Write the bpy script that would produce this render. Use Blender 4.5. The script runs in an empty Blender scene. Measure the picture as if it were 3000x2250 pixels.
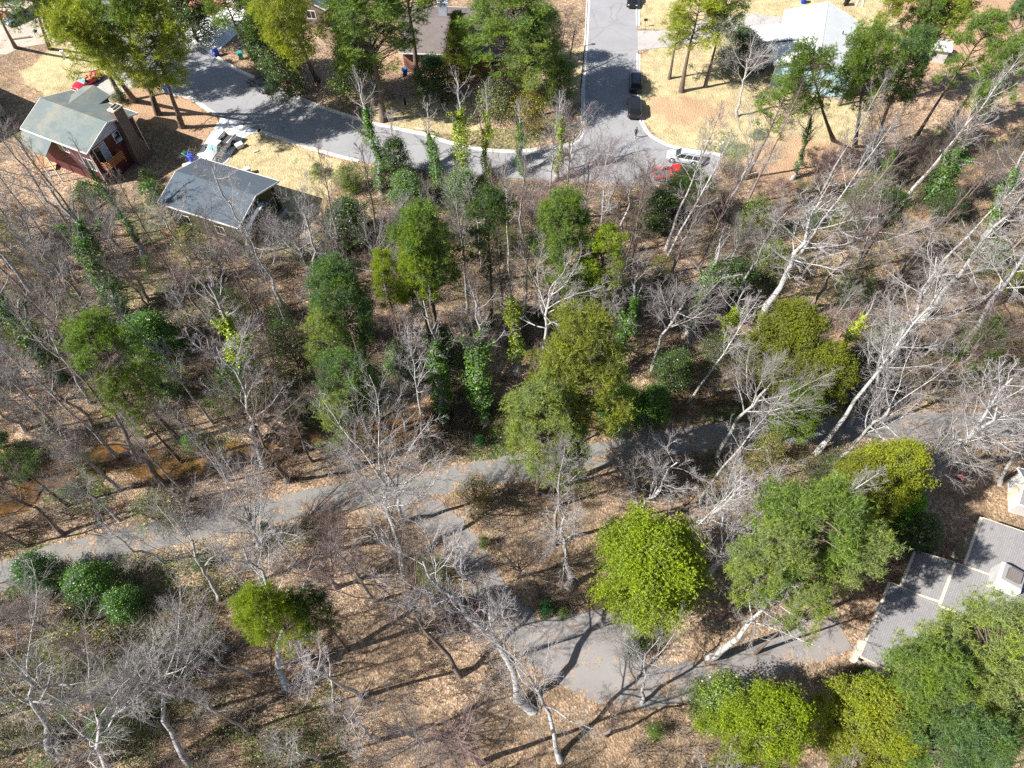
import bpy, bmesh, math, random
import numpy as np
from mathutils import Vector, Matrix
from math import sin, cos, tan, pi, radians, hypot, atan2

# ------------------------------------------------------------ camera, sky, sun, exposure
SC = bpy.context.scene
COL = SC.collection
CAM_H = 64.0                      # metres above the ground
CAM_T = radians(33.5)             # tilt away from straight down
CAM_F = 2080.0                    # focal length in pixels of the 3000 px wide photograph
cam_data = bpy.data.cameras.new('camera')
cam = bpy.data.objects.new('camera', cam_data)
COL.objects.link(cam)
cam.location = (0, 0, CAM_H)
cam.rotation_euler = (CAM_T, 0, 0)
cam_data.sensor_width = 36.0
cam_data.lens = 36.0 * CAM_F / 3000.0
cam_data.clip_end = 6000
cam_data.clip_start = 1.0
SC.camera = cam

SUN_EL = radians(42.0)
SHADOW_AZ = radians(17.0)         # direction in which shadows fall, counter-clockwise from +X
to_sun = Vector((-cos(SHADOW_AZ) * cos(SUN_EL), -sin(SHADOW_AZ) * cos(SUN_EL), sin(SUN_EL)))
world = bpy.data.worlds.new('World')
SC.world = world
world.use_nodes = True
wn = world.node_tree
sky = wn.nodes.new('ShaderNodeTexSky')
sky.sky_type = 'NISHITA'
sky.sun_disc = False
sky.sun_elevation = SUN_EL
sky.sun_rotation = atan2(to_sun.x, to_sun.y)
bg = wn.nodes['Background']
bg.inputs['Strength'].default_value = 0.06
wn.links.new(sky.outputs[0], bg.inputs['Color'])
sd = bpy.data.lights.new('sun', 'SUN')
sd.energy = 5.0
sd.angle = radians(0.5)
sd.color = (1.0, 0.95, 0.87)
so = bpy.data.objects.new('sun', sd)
COL.objects.link(so)
so.rotation_euler = to_sun.to_track_quat('Z', 'Y').to_euler()
SC.view_settings.view_transform = 'Standard'
SC.view_settings.look = 'None'
SC.view_settings.gamma = 1.0
SC.view_settings.exposure = 1.15
SC.cycles.use_denoising = False
SC.cycles.max_bounces = 5
SC.cycles.diffuse_bounces = 2
SC.cycles.transmission_bounces = 3
SC.cycles.transparent_max_bounces = 4
SC.cycles.sample_clamp_indirect = 3.0

def P(px, py, z=0.0):
    """The world point at height z seen at pixel (px, py) of the 3000 x 2250 photograph."""
    x = (px - 1500) / CAM_F
    y = -(py - 1125) / CAM_F
    dy = y * cos(CAM_T) + sin(CAM_T)
    dz = y * sin(CAM_T) - cos(CAM_T)
    t = (z - CAM_H) / dz
    return Vector((x * t, dy * t, z))

def PX(p):
    z = p[2] - CAM_H
    up = p[1] * cos(CAM_T) + z * sin(CAM_T)
    dep = p[1] * sin(CAM_T) - z * cos(CAM_T)
    return (1500 + CAM_F * p[0] / dep, 1125 - CAM_F * up / dep)

def depth(p):
    return p[1] * sin(CAM_T) - (p[2] - CAM_H) * cos(CAM_T)

# ------------------------------------------------------------ materials
def N(nt, typ, **kw):
    n = nt.nodes.new(typ)
    for k, v in kw.items():
        if k.startswith('i_'):
            key = k[2:]
            key = int(key) if key.isdigit() else key.replace('_', ' ')
            n.inputs[key].default_value = v
        else:
            setattr(n, k, v)
    return n

def ramp(nt, src, stops):
    r = nt.nodes.new('ShaderNodeValToRGB')
    cr = r.color_ramp
    while len(cr.elements) < len(stops):
        cr.elements.new(0.5)
    for e, (p, c) in zip(cr.elements, stops):
        e.position = p
        e.color = (c[0], c[1], c[2], 1) if isinstance(c, (tuple, list)) else (c, c, c, 1)
    nt.links.new(src, r.inputs[0])
    return r.outputs[0]

def mixc(nt, f, a, b, mode='MIX'):
    m = nt.nodes.new('ShaderNodeMix')
    m.data_type = 'RGBA'
    m.blend_type = mode
    for sock, v in ((m.inputs[0], f), (m.inputs[6], a), (m.inputs[7], b)):
        if isinstance(v, bpy.types.NodeSocket):
            nt.links.new(v, sock)
        elif isinstance(v, (tuple, list)):
            sock.default_value = (v[0], v[1], v[2], 1)
        else:
            sock.default_value = v
    return m.outputs[2]

def mathn(nt, op, a, b=None, clamp=False):
    m = nt.nodes.new('ShaderNodeMath')
    m.operation = op
    m.use_clamp = clamp
    for i, v in enumerate((a, b)):
        if v is None:
            continue
        if isinstance(v, bpy.types.NodeSocket):
            nt.links.new(v, m.inputs[i])
        else:
            m.inputs[i].default_value = v
    return m.outputs[0]

def noise(nt, vec, scale, detail=4, rough=0.55, out=0):
    n = N(nt, 'ShaderNodeTexNoise', i_Scale=scale, i_Detail=detail, i_Roughness=rough)
    if vec is not None:
        nt.links.new(vec, n.inputs['Vector'])
    return n.outputs[out]

def new_mat(name):
    m = bpy.data.materials.new(name)
    m.use_nodes = True
    nt = m.node_tree
    return m, nt, nt.nodes['Principled BSDF']

def bump(nt, h, bsdf, strength=0.4, dist=0.05):
    b = N(nt, 'ShaderNodeBump', i_Strength=strength, i_Distance=dist)
    nt.links.new(h, b.inputs['Height'])
    nt.links.new(b.outputs[0], bsdf.inputs['Normal'])

def coords(nt, which='Object'):
    return nt.nodes.new('ShaderNodeTexCoord').outputs[which]

def mat_plain(name, col, rough=0.6, var=0.12, scale=3.0, metallic=0.0, spec=0.3, grime=0.0):
    m, nt, b = new_mat(name)
    c = coords(nt)
    n = noise(nt, c, scale, 5)
    lo = tuple(x * (1 - var) for x in col)
    hi = tuple(min(1, x * (1 + var)) for x in col)
    out = ramp(nt, n, [(0.3, lo), (0.7, hi)])
    if grime:
        g = noise(nt, c, 0.9, 6, 0.7)
        gm = ramp(nt, g, [(0.5, 0.0), (0.72, 1.0)])
        out = mixc(nt, mathn(nt, 'MULTIPLY', gm, grime), out, (0.10, 0.085, 0.06))
    nt.links.new(out, b.inputs['Base Color'])
    b.inputs['Roughness'].default_value = rough
    b.inputs['Metallic'].default_value = metallic
    b.inputs['Specular IOR Level'].default_value = spec
    return m

def mat_paint(name, col):
    m, nt, b = new_mat(name)
    n = noise(nt, coords(nt), 2.0, 4)
    out = ramp(nt, n, [(0.35, tuple(x * 0.9 for x in col)), (0.7, col)])
    nt.links.new(out, b.inputs['Base Color'])
    b.inputs['Roughness'].default_value = 0.32
    b.inputs['Coat Weight'].default_value = 0.5
    b.inputs['Coat Roughness'].default_value = 0.12
    return m

def mat_glass(name, col=(0.015, 0.02, 0.025)):
    m, nt, b = new_mat(name)
    b.inputs['Base Color'].default_value = (*col, 1)
    b.inputs['Roughness'].default_value = 0.08
    b.inputs['Specular IOR Level'].default_value = 0.8
    return m

def mat_shingle(name, c1, c2, course=0.16, streak=0.25, stain=None):
    """Asphalt shingles: short tabs in courses; object x runs along the ridge, y across it."""
    m, nt, b = new_mat(name)
    c = coords(nt)
    br = N(nt, 'ShaderNodeTexBrick', i_Scale=1.0, i_Mortar_Size=0.018, i_Bias=0.0)
    br.offset = 0.5
    br.inputs['Brick Width'].default_value = 0.34
    br.inputs['Row Height'].default_value = course
    br.inputs['Color1'].default_value = (*c1, 1)
    br.inputs['Color2'].default_value = (*c2, 1)
    br.inputs['Mortar'].default_value = (*[x * 0.55 for x in c1], 1)
    nt.links.new(c, br.inputs['Vector'])
    n = noise(nt, c, 0.5, 6, 0.65)
    out = mixc(nt, streak, br.outputs[0], ramp(nt, n, [(0.3, tuple(x * 0.6 for x in c1)), (0.7, tuple(min(1, x * 1.5) for x in c2))]))
    if stain:
        n2 = noise(nt, c, 0.28, 7, 0.7)
        out = mixc(nt, ramp(nt, n2, [(0.48, 0.0), (0.62, 0.75)]), out, stain)
    fine = noise(nt, c, 22, 2)
    out = mixc(nt, 0.35, out, mixc(nt, fine, tuple(x * 0.5 for x in c1), tuple(min(1, x * 1.8) for x in c2)))
    nt.links.new(out, b.inputs['Base Color'])
    b.inputs['Roughness'].default_value = 0.9
    b.inputs['Specular IOR Level'].default_value = 0.15
    bump(nt, br.outputs['Fac'], b, 0.3, -0.02)
    return m

def mat_siding(name, col, pitch=0.2):
    m, nt, b = new_mat(name)
    c = coords(nt)
    sep = nt.nodes.new('ShaderNodeSeparateXYZ')
    nt.links.new(c, sep.inputs[0])
    fr = mathn(nt, 'FRACT', mathn(nt, 'DIVIDE', sep.outputs[2], pitch))
    line = ramp(nt, fr, [(0.0, 0.45), (0.14, 1.0)])
    n = noise(nt, c, 1.5, 5)
    base = ramp(nt, n, [(0.3, tuple(x * 0.85 for x in col)), (0.7, col)])
    out = mixc(nt, 1.0, base, line, 'MULTIPLY')
    nt.links.new(out, b.inputs['Base Color'])
    b.inputs['Roughness'].default_value = 0.7
    bump(nt, fr, b, 0.5, 0.02)
    return m

def mat_brick(name, c1, c2, mortar):
    m, nt, b = new_mat(name)
    c = coords(nt)
    mp = N(nt, 'ShaderNodeMapping')
    mp.inputs['Rotation'].default_value = (radians(90), 0, 0)
    nt.links.new(c, mp.inputs[0])
    br = N(nt, 'ShaderNodeTexBrick', i_Scale=1.0, i_Mortar_Size=0.012)
    br.inputs['Brick Width'].default_value = 0.23
    br.inputs['Row Height'].default_value = 0.08
    br.inputs['Color1'].default_value = (*c1, 1)
    br.inputs['Color2'].default_value = (*c2, 1)
    br.inputs['Mortar'].default_value = (*mortar, 1)
    nt.links.new(mp.outputs[0], br.inputs['Vector'])
    n = noise(nt, c, 1.1, 5)
    out = mixc(nt, 0.35, br.outputs[0], ramp(nt, n, [(0.3, tuple(x * 0.5 for x in c1)), (0.7, c2)]))
    nt.links.new(out, b.inputs['Base Color'])
    b.inputs['Roughness'].default_value = 0.9
    return m

def mat_bark(name, blotch=0.0):
    """Bark tinted by each tree's own object colour; blotch adds the dark patches of sycamore and poplar stems."""
    m, nt, b = new_mat(name)
    c = coords(nt)
    oi = nt.nodes.new('ShaderNodeObjectInfo')
    n = noise(nt, c, 4.0, 6, 0.7)
    v = ramp(nt, n, [(0.3, 0.55), (0.7, 1.15)])
    out = mixc(nt, 1.0, oi.outputs['Color'], v, 'MULTIPLY')
    if blotch:
        mp = N(nt, 'ShaderNodeMapping')
        mp.inputs['Scale'].default_value = (1, 1, 2.4)
        nt.links.new(c, mp.inputs[0])
        n2 = noise(nt, mp.outputs[0], 1.3, 5, 0.7)
        out = mixc(nt, ramp(nt, n2, [(0.56, 0.0), (0.62, blotch)]), out, (0.07, 0.06, 0.05))
    nt.links.new(out, b.inputs['Base Color'])
    b.inputs['Roughness'].default_value = 0.9
    b.inputs['Specular IOR Level'].default_value = 0.15
    bump(nt, n, b, 0.4, 0.03)
    return m

def mat_leaf(name, trans=0.3, vs=0.55, lo=0.5, hi=1.5, rough=0.55, spec=0.3, hueto=(0.9, 1.0, 0.35)):
    """Leaves and needles tinted by each tree's own object colour, with variation from leaf to leaf and from clump to clump."""
    m, nt, b = new_mat(name)
    oi = nt.nodes.new('ShaderNodeObjectInfo')
    ge = nt.nodes.new('ShaderNodeNewGeometry')
    r = ramp(nt, ge.outputs['Random Per Island'], [(0.0, lo), (1.0, hi)])
    col = mixc(nt, 1.0, oi.outputs['Color'], r, 'MULTIPLY')
    n = noise(nt, coords(nt), vs, 3)
    yel = mixc(nt, 1.0, col, hueto + (1,) if len(hueto) == 3 else hueto, 'MULTIPLY')
    sc = mixc(nt, ramp(nt, n, [(0.35, 0.0), (0.68, 1.0)]), col, mixc(nt, 1.0, yel, (1.55, 1.4, 1.2), 'MULTIPLY'))
    nt.links.new(sc, b.inputs['Base Color'])
    b.inputs['Roughness'].default_value = rough
    b.inputs['Specular IOR Level'].default_value = spec
    tr = nt.nodes.new('ShaderNodeBsdfTranslucent')
    nt.links.new(mixc(nt, 1.0, sc, (1.25, 1.3, 0.6), 'MULTIPLY'), tr.inputs[0])
    mx = nt.nodes.new('ShaderNodeMixShader')
    mx.inputs[0].default_value = trans
    nt.links.new(b.outputs[0], mx.inputs[1])
    nt.links.new(tr.outputs[0], mx.inputs[2])
    nt.links.new(mx.outputs[0], nt.nodes['Material Output'].inputs[0])
    return m

M = {}
M['bark'] = mat_bark('bark')
M['pale_bark'] = mat_bark('pale_bark', 0.85)
M['needles'] = mat_leaf('needles', 0.36, 0.45, 0.6, 1.5, 0.5, 0.3)
M['leaves'] = mat_leaf('leaves', 0.3, 0.6, 0.45, 1.5, 0.38, 0.5, (0.95, 1.0, 0.5))
M['ivy'] = mat_leaf('ivy', 0.32, 0.5, 0.5, 1.5, 0.42, 0.45, (1.1, 1.0, 0.4))
M['slate'] = mat_shingle('slate_shingle', (0.072, 0.092, 0.118), (0.10, 0.125, 0.155), 0.15, 0.15)
M['old_shingle'] = mat_shingle('weathered_shingle', (0.12, 0.15, 0.155), (0.165, 0.195, 0.195), 0.15, 0.3, (0.27, 0.235, 0.18))
M['grey_shingle'] = mat_shingle('grey_shingle', (0.17, 0.165, 0.17), (0.23, 0.225, 0.23), 0.15, 0.2)
M['brown_shingle'] = mat_shingle('brown_shingle', (0.13, 0.11, 0.11), (0.18, 0.155, 0.15), 0.15, 0.25)
M['white_shingle'] = mat_shingle('white_shingle', (0.56, 0.60, 0.62), (0.68, 0.71, 0.72), 0.15, 0.15)
M['blue_roof'] = mat_shingle('blue_grey_shingle', (0.25, 0.29, 0.38), (0.3, 0.34, 0.43), 0.15, 0.12)
M['olive_siding'] = mat_siding('olive_siding', (0.085, 0.08, 0.035))
M['red_siding'] = mat_siding('red_siding', (0.10, 0.02, 0.022))
M['blue_siding'] = mat_siding('blue_siding', (0.42, 0.62, 0.72))
M['beige_siding'] = mat_siding('beige_siding', (0.48, 0.42, 0.35))
M['white_siding'] = mat_siding('white_siding', (0.6, 0.6, 0.6))
M['shade_blue_siding'] = mat_siding('shade_blue_siding', (0.5, 0.54, 0.66), 0.25)  # white siding with the blue of shade put into its colour
M['trim'] = mat_plain('white_trim', (0.72, 0.71, 0.68), 0.5, 0.08, grime=0.15)
M['beige_trim'] = mat_plain('beige_trim', (0.6, 0.52, 0.42), 0.6, 0.15, grime=0.3)
M['brick'] = mat_brick('brown_brick', (0.13, 0.075, 0.06), (0.17, 0.10, 0.085), (0.2, 0.18, 0.16))
M['red_brick'] = mat_brick('red_brick', (0.42, 0.15, 0.10), (0.5, 0.2, 0.14), (0.4, 0.33, 0.3))
M['glass'] = mat_glass('dark_glass')
M['teal_glass'] = mat_glass('teal_glass', (0.20, 0.38, 0.40))
M['pane_blue'] = mat_plain('curtained_pane', (0.30, 0.36, 0.5), 0.2, 0.2)
M['wood'] = mat_plain('orange_wood', (0.42, 0.18, 0.07), 0.7, 0.3)
M['grey_wood'] = mat_plain('grey_wood', (0.32, 0.29, 0.25), 0.85, 0.25)
M['black'] = mat_plain('black_plastic', (0.02, 0.02, 0.022), 0.5)
M['rubber'] = mat_plain('rubber', (0.018, 0.018, 0.018), 0.85)
M['rim'] = mat_plain('rim_metal', (0.45, 0.46, 0.48), 0.3, 0.1, metallic=0.7)
M['chrome'] = mat_plain('bright_metal', (0.7, 0.71, 0.73), 0.2, 0.05, metallic=0.9)
M['bin_blue'] = mat_plain('blue_plastic', (0.01, 0.05, 0.55), 0.4, 0.08)
M['bin_light'] = mat_plain('light_blue_plastic', (0.02, 0.18, 0.62), 0.4, 0.08)
M['bin_green'] = mat_plain('green_plastic', (0.02, 0.09, 0.05), 0.4, 0.1)
M['bin_teal'] = mat_plain('teal_plastic', (0.03, 0.28, 0.28), 0.4, 0.1)
M['lamp_red'] = mat_plain('lamp_red', (0.4, 0.01, 0.01), 0.3)
M['lamp_clear'] = mat_plain('lamp_clear', (0.7, 0.7, 0.68), 0.15)
M['concrete'] = mat_plain('pale_concrete', (0.56, 0.54, 0.51), 0.85, 0.14, 1.2, grime=0.15)
M['white_concrete'] = mat_plain('new_concrete', (0.76, 0.76, 0.76), 0.8, 0.1, 0.8)
M['metal_grey'] = mat_plain('grey_metal', (0.3, 0.31, 0.32), 0.5, 0.1)
M['bed_liner'] = mat_plain('bed_liner', (0.07, 0.072, 0.08), 0.7, 0.2)
M['cardboard'] = mat_plain('orange_tarp', (0.55, 0.30, 0.15), 0.8, 0.25, 1.2)
M['red_ball'] = mat_plain('red_rubber', (0.65, 0.02, 0.04), 0.4)
M['pink'] = mat_plain('salmon_fabric', (0.6, 0.22, 0.15), 0.8)
M['stone'] = mat_plain('pale_stone', (0.45, 0.42, 0.37), 0.9, 0.3)
M['dead_wood'] = mat_plain('dead_wood', (0.42, 0.36, 0.29), 0.9, 0.3, 5)
for k, c in dict(white=(0.75, 0.75, 0.74), black=(0.012, 0.012, 0.016), navy=(0.012, 0.016, 0.035), silver=(0.5, 0.56, 0.6),
                 red=(0.42, 0.012, 0.03), bright_red=(0.5, 0.02, 0.015), slate=(0.16, 0.2, 0.24), dark=(0.03, 0.04, 0.06)).items():
    M['car_' + k] = mat_paint('car_paint_' + k, c)

def mat_asphalt(name, c1, c2, litter=0.0, tone=1.0):
    m, nt, b = new_mat(name)
    c = coords(nt)
    n = noise(nt, c, 0.35, 6, 0.6)
    f = noise(nt, c, 30, 3)
    out = ramp(nt, n, [(0.3, c1), (0.7, c2)])
    out = mixc(nt, 0.25, out, ramp(nt, f, [(0.3, tuple(x * 0.6 for x in c1)), (0.7, tuple(x * 1.4 for x in c2))]))
    # tar-sealed cracks and darker patches
    v = N(nt, 'ShaderNodeTexVoronoi', i_Scale=0.16)
    v.feature = 'DISTANCE_TO_EDGE'
    wv = N(nt, 'ShaderNodeVectorMath', operation='ADD')
    nt.links.new(c, wv.inputs[0])
    nt.links.new(noise(nt, c, 0.8, 4, 0.6, 1), wv.inputs[1])
    nt.links.new(wv.outputs[0], v.inputs['Vector'])
    out = mixc(nt, ramp(nt, v.outputs[0], [(0.0, 0.45), (0.012, 0.0)]), out, tuple(x * 0.5 for x in c1))
    if litter:
        l1 = noise(nt, c, 0.55, 6, 0.75)
        vo = N(nt, 'ShaderNodeTexVoronoi', i_Scale=9.0)
        nt.links.new(c, vo.inputs['Vector'])
        lf = ramp(nt, vo.outputs['Color'], [(0.2, (0.16, 0.10, 0.065)), (0.8, (0.42, 0.31, 0.22))])
        th = mathn(nt, 'ADD', mathn(nt, 'MULTIPLY', noise(nt, c, 7, 3), 0.35), l1)
        out = mixc(nt, ramp(nt, th, [(0.78 - litter, 0.0), (0.84 - litter, 0.85)]), out, lf)
    nt.links.new(out, b.inputs['Base Color'])
    b.inputs['Roughness'].default_value = 0.92
    b.inputs['Specular IOR Level'].default_value = 0.2
    bump(nt, f, b, 0.2, 0.01)
    return m
M['asphalt'] = mat_asphalt('street_asphalt', (0.235, 0.235, 0.25), (0.29, 0.29, 0.305))
M['old_asphalt'] = mat_asphalt('driveway_asphalt', (0.19, 0.18, 0.18), (0.27, 0.255, 0.25), 0.05)
M['path_asphalt'] = mat_asphalt('path_asphalt', (0.16, 0.16, 0.155), (0.22, 0.215, 0.205), 0.08)
M['leafy_asphalt'] = mat_asphalt('leaf_covered_asphalt', (0.17, 0.165, 0.165), (0.25, 0.235, 0.23), 0.09)
M['drive_grey'] = mat_asphalt('grey_driveway', (0.33, 0.31, 0.30), (0.42, 0.40, 0.38), 0.02)
M['dirt_drive'] = mat_asphalt('dirt_driveway', (0.36, 0.31, 0.26), (0.46, 0.40, 0.34), 0.05)

# ------------------------------------------------------------ mesh helpers
def new_obj(name, me, parent=None, mats=()):
    o = bpy.data.objects.new(name, me)
    for m in mats:
        me.materials.append(m)
    COL.objects.link(o)
    if parent is not None:
        o.parent = parent
    return o

def tag(o, label=None, cat=None, group=None, kind=None):
    if label: o['label'] = label
    if cat: o['category'] = cat
    if group: o['group'] = group
    if kind: o['kind'] = kind
    return o

def empty(name, loc, rz=0.0, label=None, cat=None, group=None):
    o = bpy.data.objects.new(name, None)
    o.empty_display_size = 0.3
    COL.objects.link(o)
    o.location = loc
    o.rotation_euler = (0, 0, rz)
    return tag(o, label, cat, group)

class MB:
    """Collects shapes and links them as one mesh."""
    def __init__(s):
        s.v, s.f, s.m = [], [], []
    def add(s, vs, fs, mi=0):
        k = len(s.v)
        s.v += [tuple(v) for v in vs]
        s.f += [tuple(i + k for i in f) for f in fs]
        s.m += [mi] * len(fs)
        return s
    def box(s, x0, x1, y0, y1, z0, z1, mi=0, mat=None, taper=1.0):
        cx, cy = (x0 + x1) / 2, (y0 + y1) / 2
        vs = []
        for z, t in ((z0, 1.0), (z1, taper)):
            for x, y in ((x0, y0), (x1, y0), (x1, y1), (x0, y1)):
                vs.append(Vector((cx + (x - cx) * t, cy + (y - cy) * t, z)))
        if mat is not None:
            vs = [mat @ v for v in vs]
        return s.add(vs, [(0, 3, 2, 1), (4, 5, 6, 7), (0, 1, 5, 4), (1, 2, 6, 5), (2, 3, 7, 6), (3, 0, 4, 7)], mi)
    def prism(s, poly, z0, z1, mi=0):
        n = len(poly)
        vs = [(x, y, z0) for x, y in poly] + [(x, y, z1) for x, y in poly]
        fs = [tuple(range(n, 2 * n)), tuple(reversed(range(n)))]
        fs += [(i, (i + 1) % n, n + (i + 1) % n, n + i) for i in range(n)]
        return s.add(vs, fs, mi)
    def slab(s, quad, th, mi=0):
        """A sheet through the given points, th thick downwards."""
        n = len(quad)
        q = [Vector(p) for p in quad]
        vs = q + [p - Vector((0, 0, th)) for p in q]
        fs = [tuple(range(n)), tuple(reversed(range(n, 2 * n)))]
        fs += [(i, n + i, n + (i + 1) % n, (i + 1) % n) for i in range(n)]
        return s.add(vs, fs, mi)
    def bar(s, a, b, w, h=None, mi=0):
        a, b = Vector(a), Vector(b)
        h = h or w
        d = (b - a).normalized()
        u = d.cross(Vector((0, 0, 1)))
        if u.length < 1e-3:
            u = Vector((1, 0, 0))
        u.normalize()
        v = d.cross(u).normalized()
        vs = []
        for p in (a, b):
            for i, j in ((-1, -1), (1, -1), (1, 1), (-1, 1)):
                vs.append(p + u * i * w / 2 + v * j * h / 2)
        return s.add(vs, [(0, 1, 2, 3), (7, 6, 5, 4), (0, 4, 5, 1), (1, 5, 6, 2), (2, 6, 7, 3), (3, 7, 4, 0)], mi)
    def cyl(s, a, b, r0, r1=None, n=12, mi=0):
        a, b = Vector(a), Vector(b)
        r1 = r0 if r1 is None else r1
        d = (b - a).normalized()
        u = d.orthogonal().normalized()
        v = d.cross(u)
        vs = [a + (u * cos(2 * pi * i / n) + v * sin(2 * pi * i / n)) * r0 for i in range(n)]
        vs += [b + (u * cos(2 * pi * i / n) + v * sin(2 * pi * i / n)) * r1 for i in range(n)]
        fs = [(i, (i + 1) % n, n + (i + 1) % n, n + i) for i in range(n)]
        fs += [tuple(reversed(range(n))), tuple(range(n, 2 * n))]
        return s.add(vs, fs, mi)
    def loft(s, rings, mi=0, closed=True):
        n = len(rings[0])
        vs = [p for r in rings for p in r]
        fs = []
        for k in range(len(rings) - 1):
            for i in range(n):
                j = (i + 1) % n
                fs.append((k * n + i, (k + 1) * n + i, (k + 1) * n + j, k * n + j))
        if closed:
            fs.append(tuple(range(n)))
            fs.append(tuple(reversed(range((len(rings) - 1) * n, len(rings) * n))))
        return s.add(vs, fs, mi)
    def build(s, name, mats, parent=None, bev=0.0, smooth=False):
        me = bpy.data.meshes.new(name)
        me.from_pydata(s.v, [], s.f)
        if not isinstance(mats, (list, tuple)):
            mats = [mats]
        o = new_obj(name, me, parent, mats)
        for p, mi in zip(me.polygons, s.m):
            p.material_index = mi
        bm = bmesh.new()
        bm.from_mesh(me)
        if bev:
            es = [e for e in bm.edges if len(e.link_faces) == 2 and e.calc_face_angle(0) > 0.35]
            bmesh.ops.bevel(bm, geom=es, offset=bev, segments=2, affect='EDGES', clamp_overlap=True)
        bmesh.ops.recalc_face_normals(bm, faces=bm.faces)
        bm.to_mesh(me)
        bm.free()
        if smooth:
            for p in me.polygons:
                p.use_smooth = True
        return o

def np_mesh(name, V, F, smooth=False):
    """Mesh from numpy arrays; F is (n, 3) or (n, 4)."""
    me = bpy.data.meshes.new(name)
    V = np.ascontiguousarray(V, dtype=np.float32)
    F = np.ascontiguousarray(F, dtype=np.int32)
    k = F.shape[1]
    me.vertices.add(len(V))
    me.vertices.foreach_set('co', V.ravel())
    me.loops.add(F.size)
    me.loops.foreach_set('vertex_index', F.ravel())
    me.polygons.add(len(F))
    me.polygons.foreach_set('loop_start', np.arange(0, F.size, k, dtype=np.int32))
    me.polygons.foreach_set('loop_total', np.full(len(F), k, dtype=np.int32))
    if smooth:
        me.polygons.foreach_set('use_smooth', np.ones(len(F), dtype=bool))
    me.update(calc_edges=True)
    return me

def in_poly(x, y, poly):
    """Vectorised point-in-polygon."""
    x = np.asarray(x, float); y = np.asarray(y, float)
    r = np.zeros(x.shape, bool)
    n = len(poly)
    for i in range(n):
        x0, y0 = poly[i][0], poly[i][1]
        x1, y1 = poly[(i + 1) % n][0], poly[(i + 1) % n][1]
        c = ((y0 > y) != (y1 > y))
        with np.errstate(divide='ignore', invalid='ignore'):
            xi = (x1 - x0) * (y - y0) / ((y1 - y0) if y1 != y0 else 1e-9) + x0
        r ^= c & (x < xi)
    return r

def seg_dist(x, y, pts, closed=False):
    d = np.full(np.shape(x), 1e9)
    n = len(pts)
    for i in range(n if closed else n - 1):
        ax, ay = pts[i][0], pts[i][1]
        bx, by = pts[(i + 1) % n][0], pts[(i + 1) % n][1]
        L = (bx - ax) ** 2 + (by - ay) ** 2 + 1e-9
        t = np.clip(((x - ax) * (bx - ax) + (y - ay) * (by - ay)) / L, 0, 1)
        d = np.minimum(d, np.hypot(x - ax - t * (bx - ax), y - ay - t * (by - ay)))
    return d

def vnoise(x, y, s, seed=0):
    """Smooth value noise in 0..1."""
    x = np.asarray(x, float) / s + seed * 17.3; y = np.asarray(y, float) / s + seed * 9.1
    xi, yi = np.floor(x), np.floor(y)
    fx, fy = x - xi, y - yi
    fx, fy = fx * fx * (3 - 2 * fx), fy * fy * (3 - 2 * fy)
    def h(a, b):
        v = np.sin(a * 127.1 + b * 311.7 + seed * 74.7) * 43758.5453
        return v - np.floor(v)
    return (h(xi, yi) * (1 - fx) + h(xi + 1, yi) * fx) * (1 - fy) + (h(xi, yi + 1) * (1 - fx) + h(xi + 1, yi + 1) * fx) * fy

def fbm(x, y, s, seed=0, o=4):
    t = 0; a = 0.5; n = 0
    for i in range(o):
        t = t + a * vnoise(x, y, s / 2 ** i, seed + i); n += a; a *= 0.55
    return t / n

def gpoly(pts):
    return [tuple(P(*p)[:2]) for p in pts]

def catmull(pts, n=6):
    out = []
    for i in range(len(pts) - 1):
        p0 = Vector(pts[max(i - 1, 0)]); p1 = Vector(pts[i]); p2 = Vector(pts[i + 1]); p3 = Vector(pts[min(i + 2, len(pts) - 1)])
        for k in range(n):
            t = k / n
            out.append(0.5 * ((2 * p1) + (p2 - p0) * t + (2 * p0 - 5 * p1 + 4 * p2 - p3) * t * t + (3 * p1 - p0 - 3 * p2 + p3) * t ** 3))
    out.append(Vector(pts[-1]))
    return out
# ------------------------------------------------------------ ground plan
near_edge = catmull(gpoly([(190, -60), (262, 60), (330, 140), (400, 211), (500, 272), (560, 290), (633, 338), (700, 368), (760, 385), (836, 411), (1000, 461), (1150, 488), (1300, 505),
                           (1500, 522), (1700, 532), (1850, 538), (1950, 538), (2040, 530), (2090, 505), (2110, 478)]))
far_edge = catmull(gpoly([(430, -60), (478, 45), (534, 104), (624, 160), (700, 205), (830, 265), (940, 312), (1077, 356), (1180, 380), (1245, 394), (1320, 418), (1420, 438), (1506, 443),
                          (1600, 434), (1672, 420), (1700, 398), (1706, 370)]))
left_curb = catmull(gpoly([(1706, 370), (1707, 250), (1715, 136), (1722, 0), (1727, -60)]))
right_curb = catmull(gpoly([(1862, -60), (1866, 0), (1868, 90), (1869, 150), (1869, 203), (1872, 300), (1877, 352), (1900, 393), (1930, 413), (1967, 430), (2030, 442), (2085, 450), (2110, 456)]))
STREET = [tuple(p) for p in near_edge] + [tuple(p) for p in reversed(right_curb)] + [tuple(p) for p in reversed(left_curb)][0:0]
street_poly = [tuple(p) for p in near_edge] + [tuple(p) for p in reversed([q for q in right_curb])] + [tuple(p) for p in reversed(left_curb)] + [tuple(p) for p in reversed(far_edge[:-1])]

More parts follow.
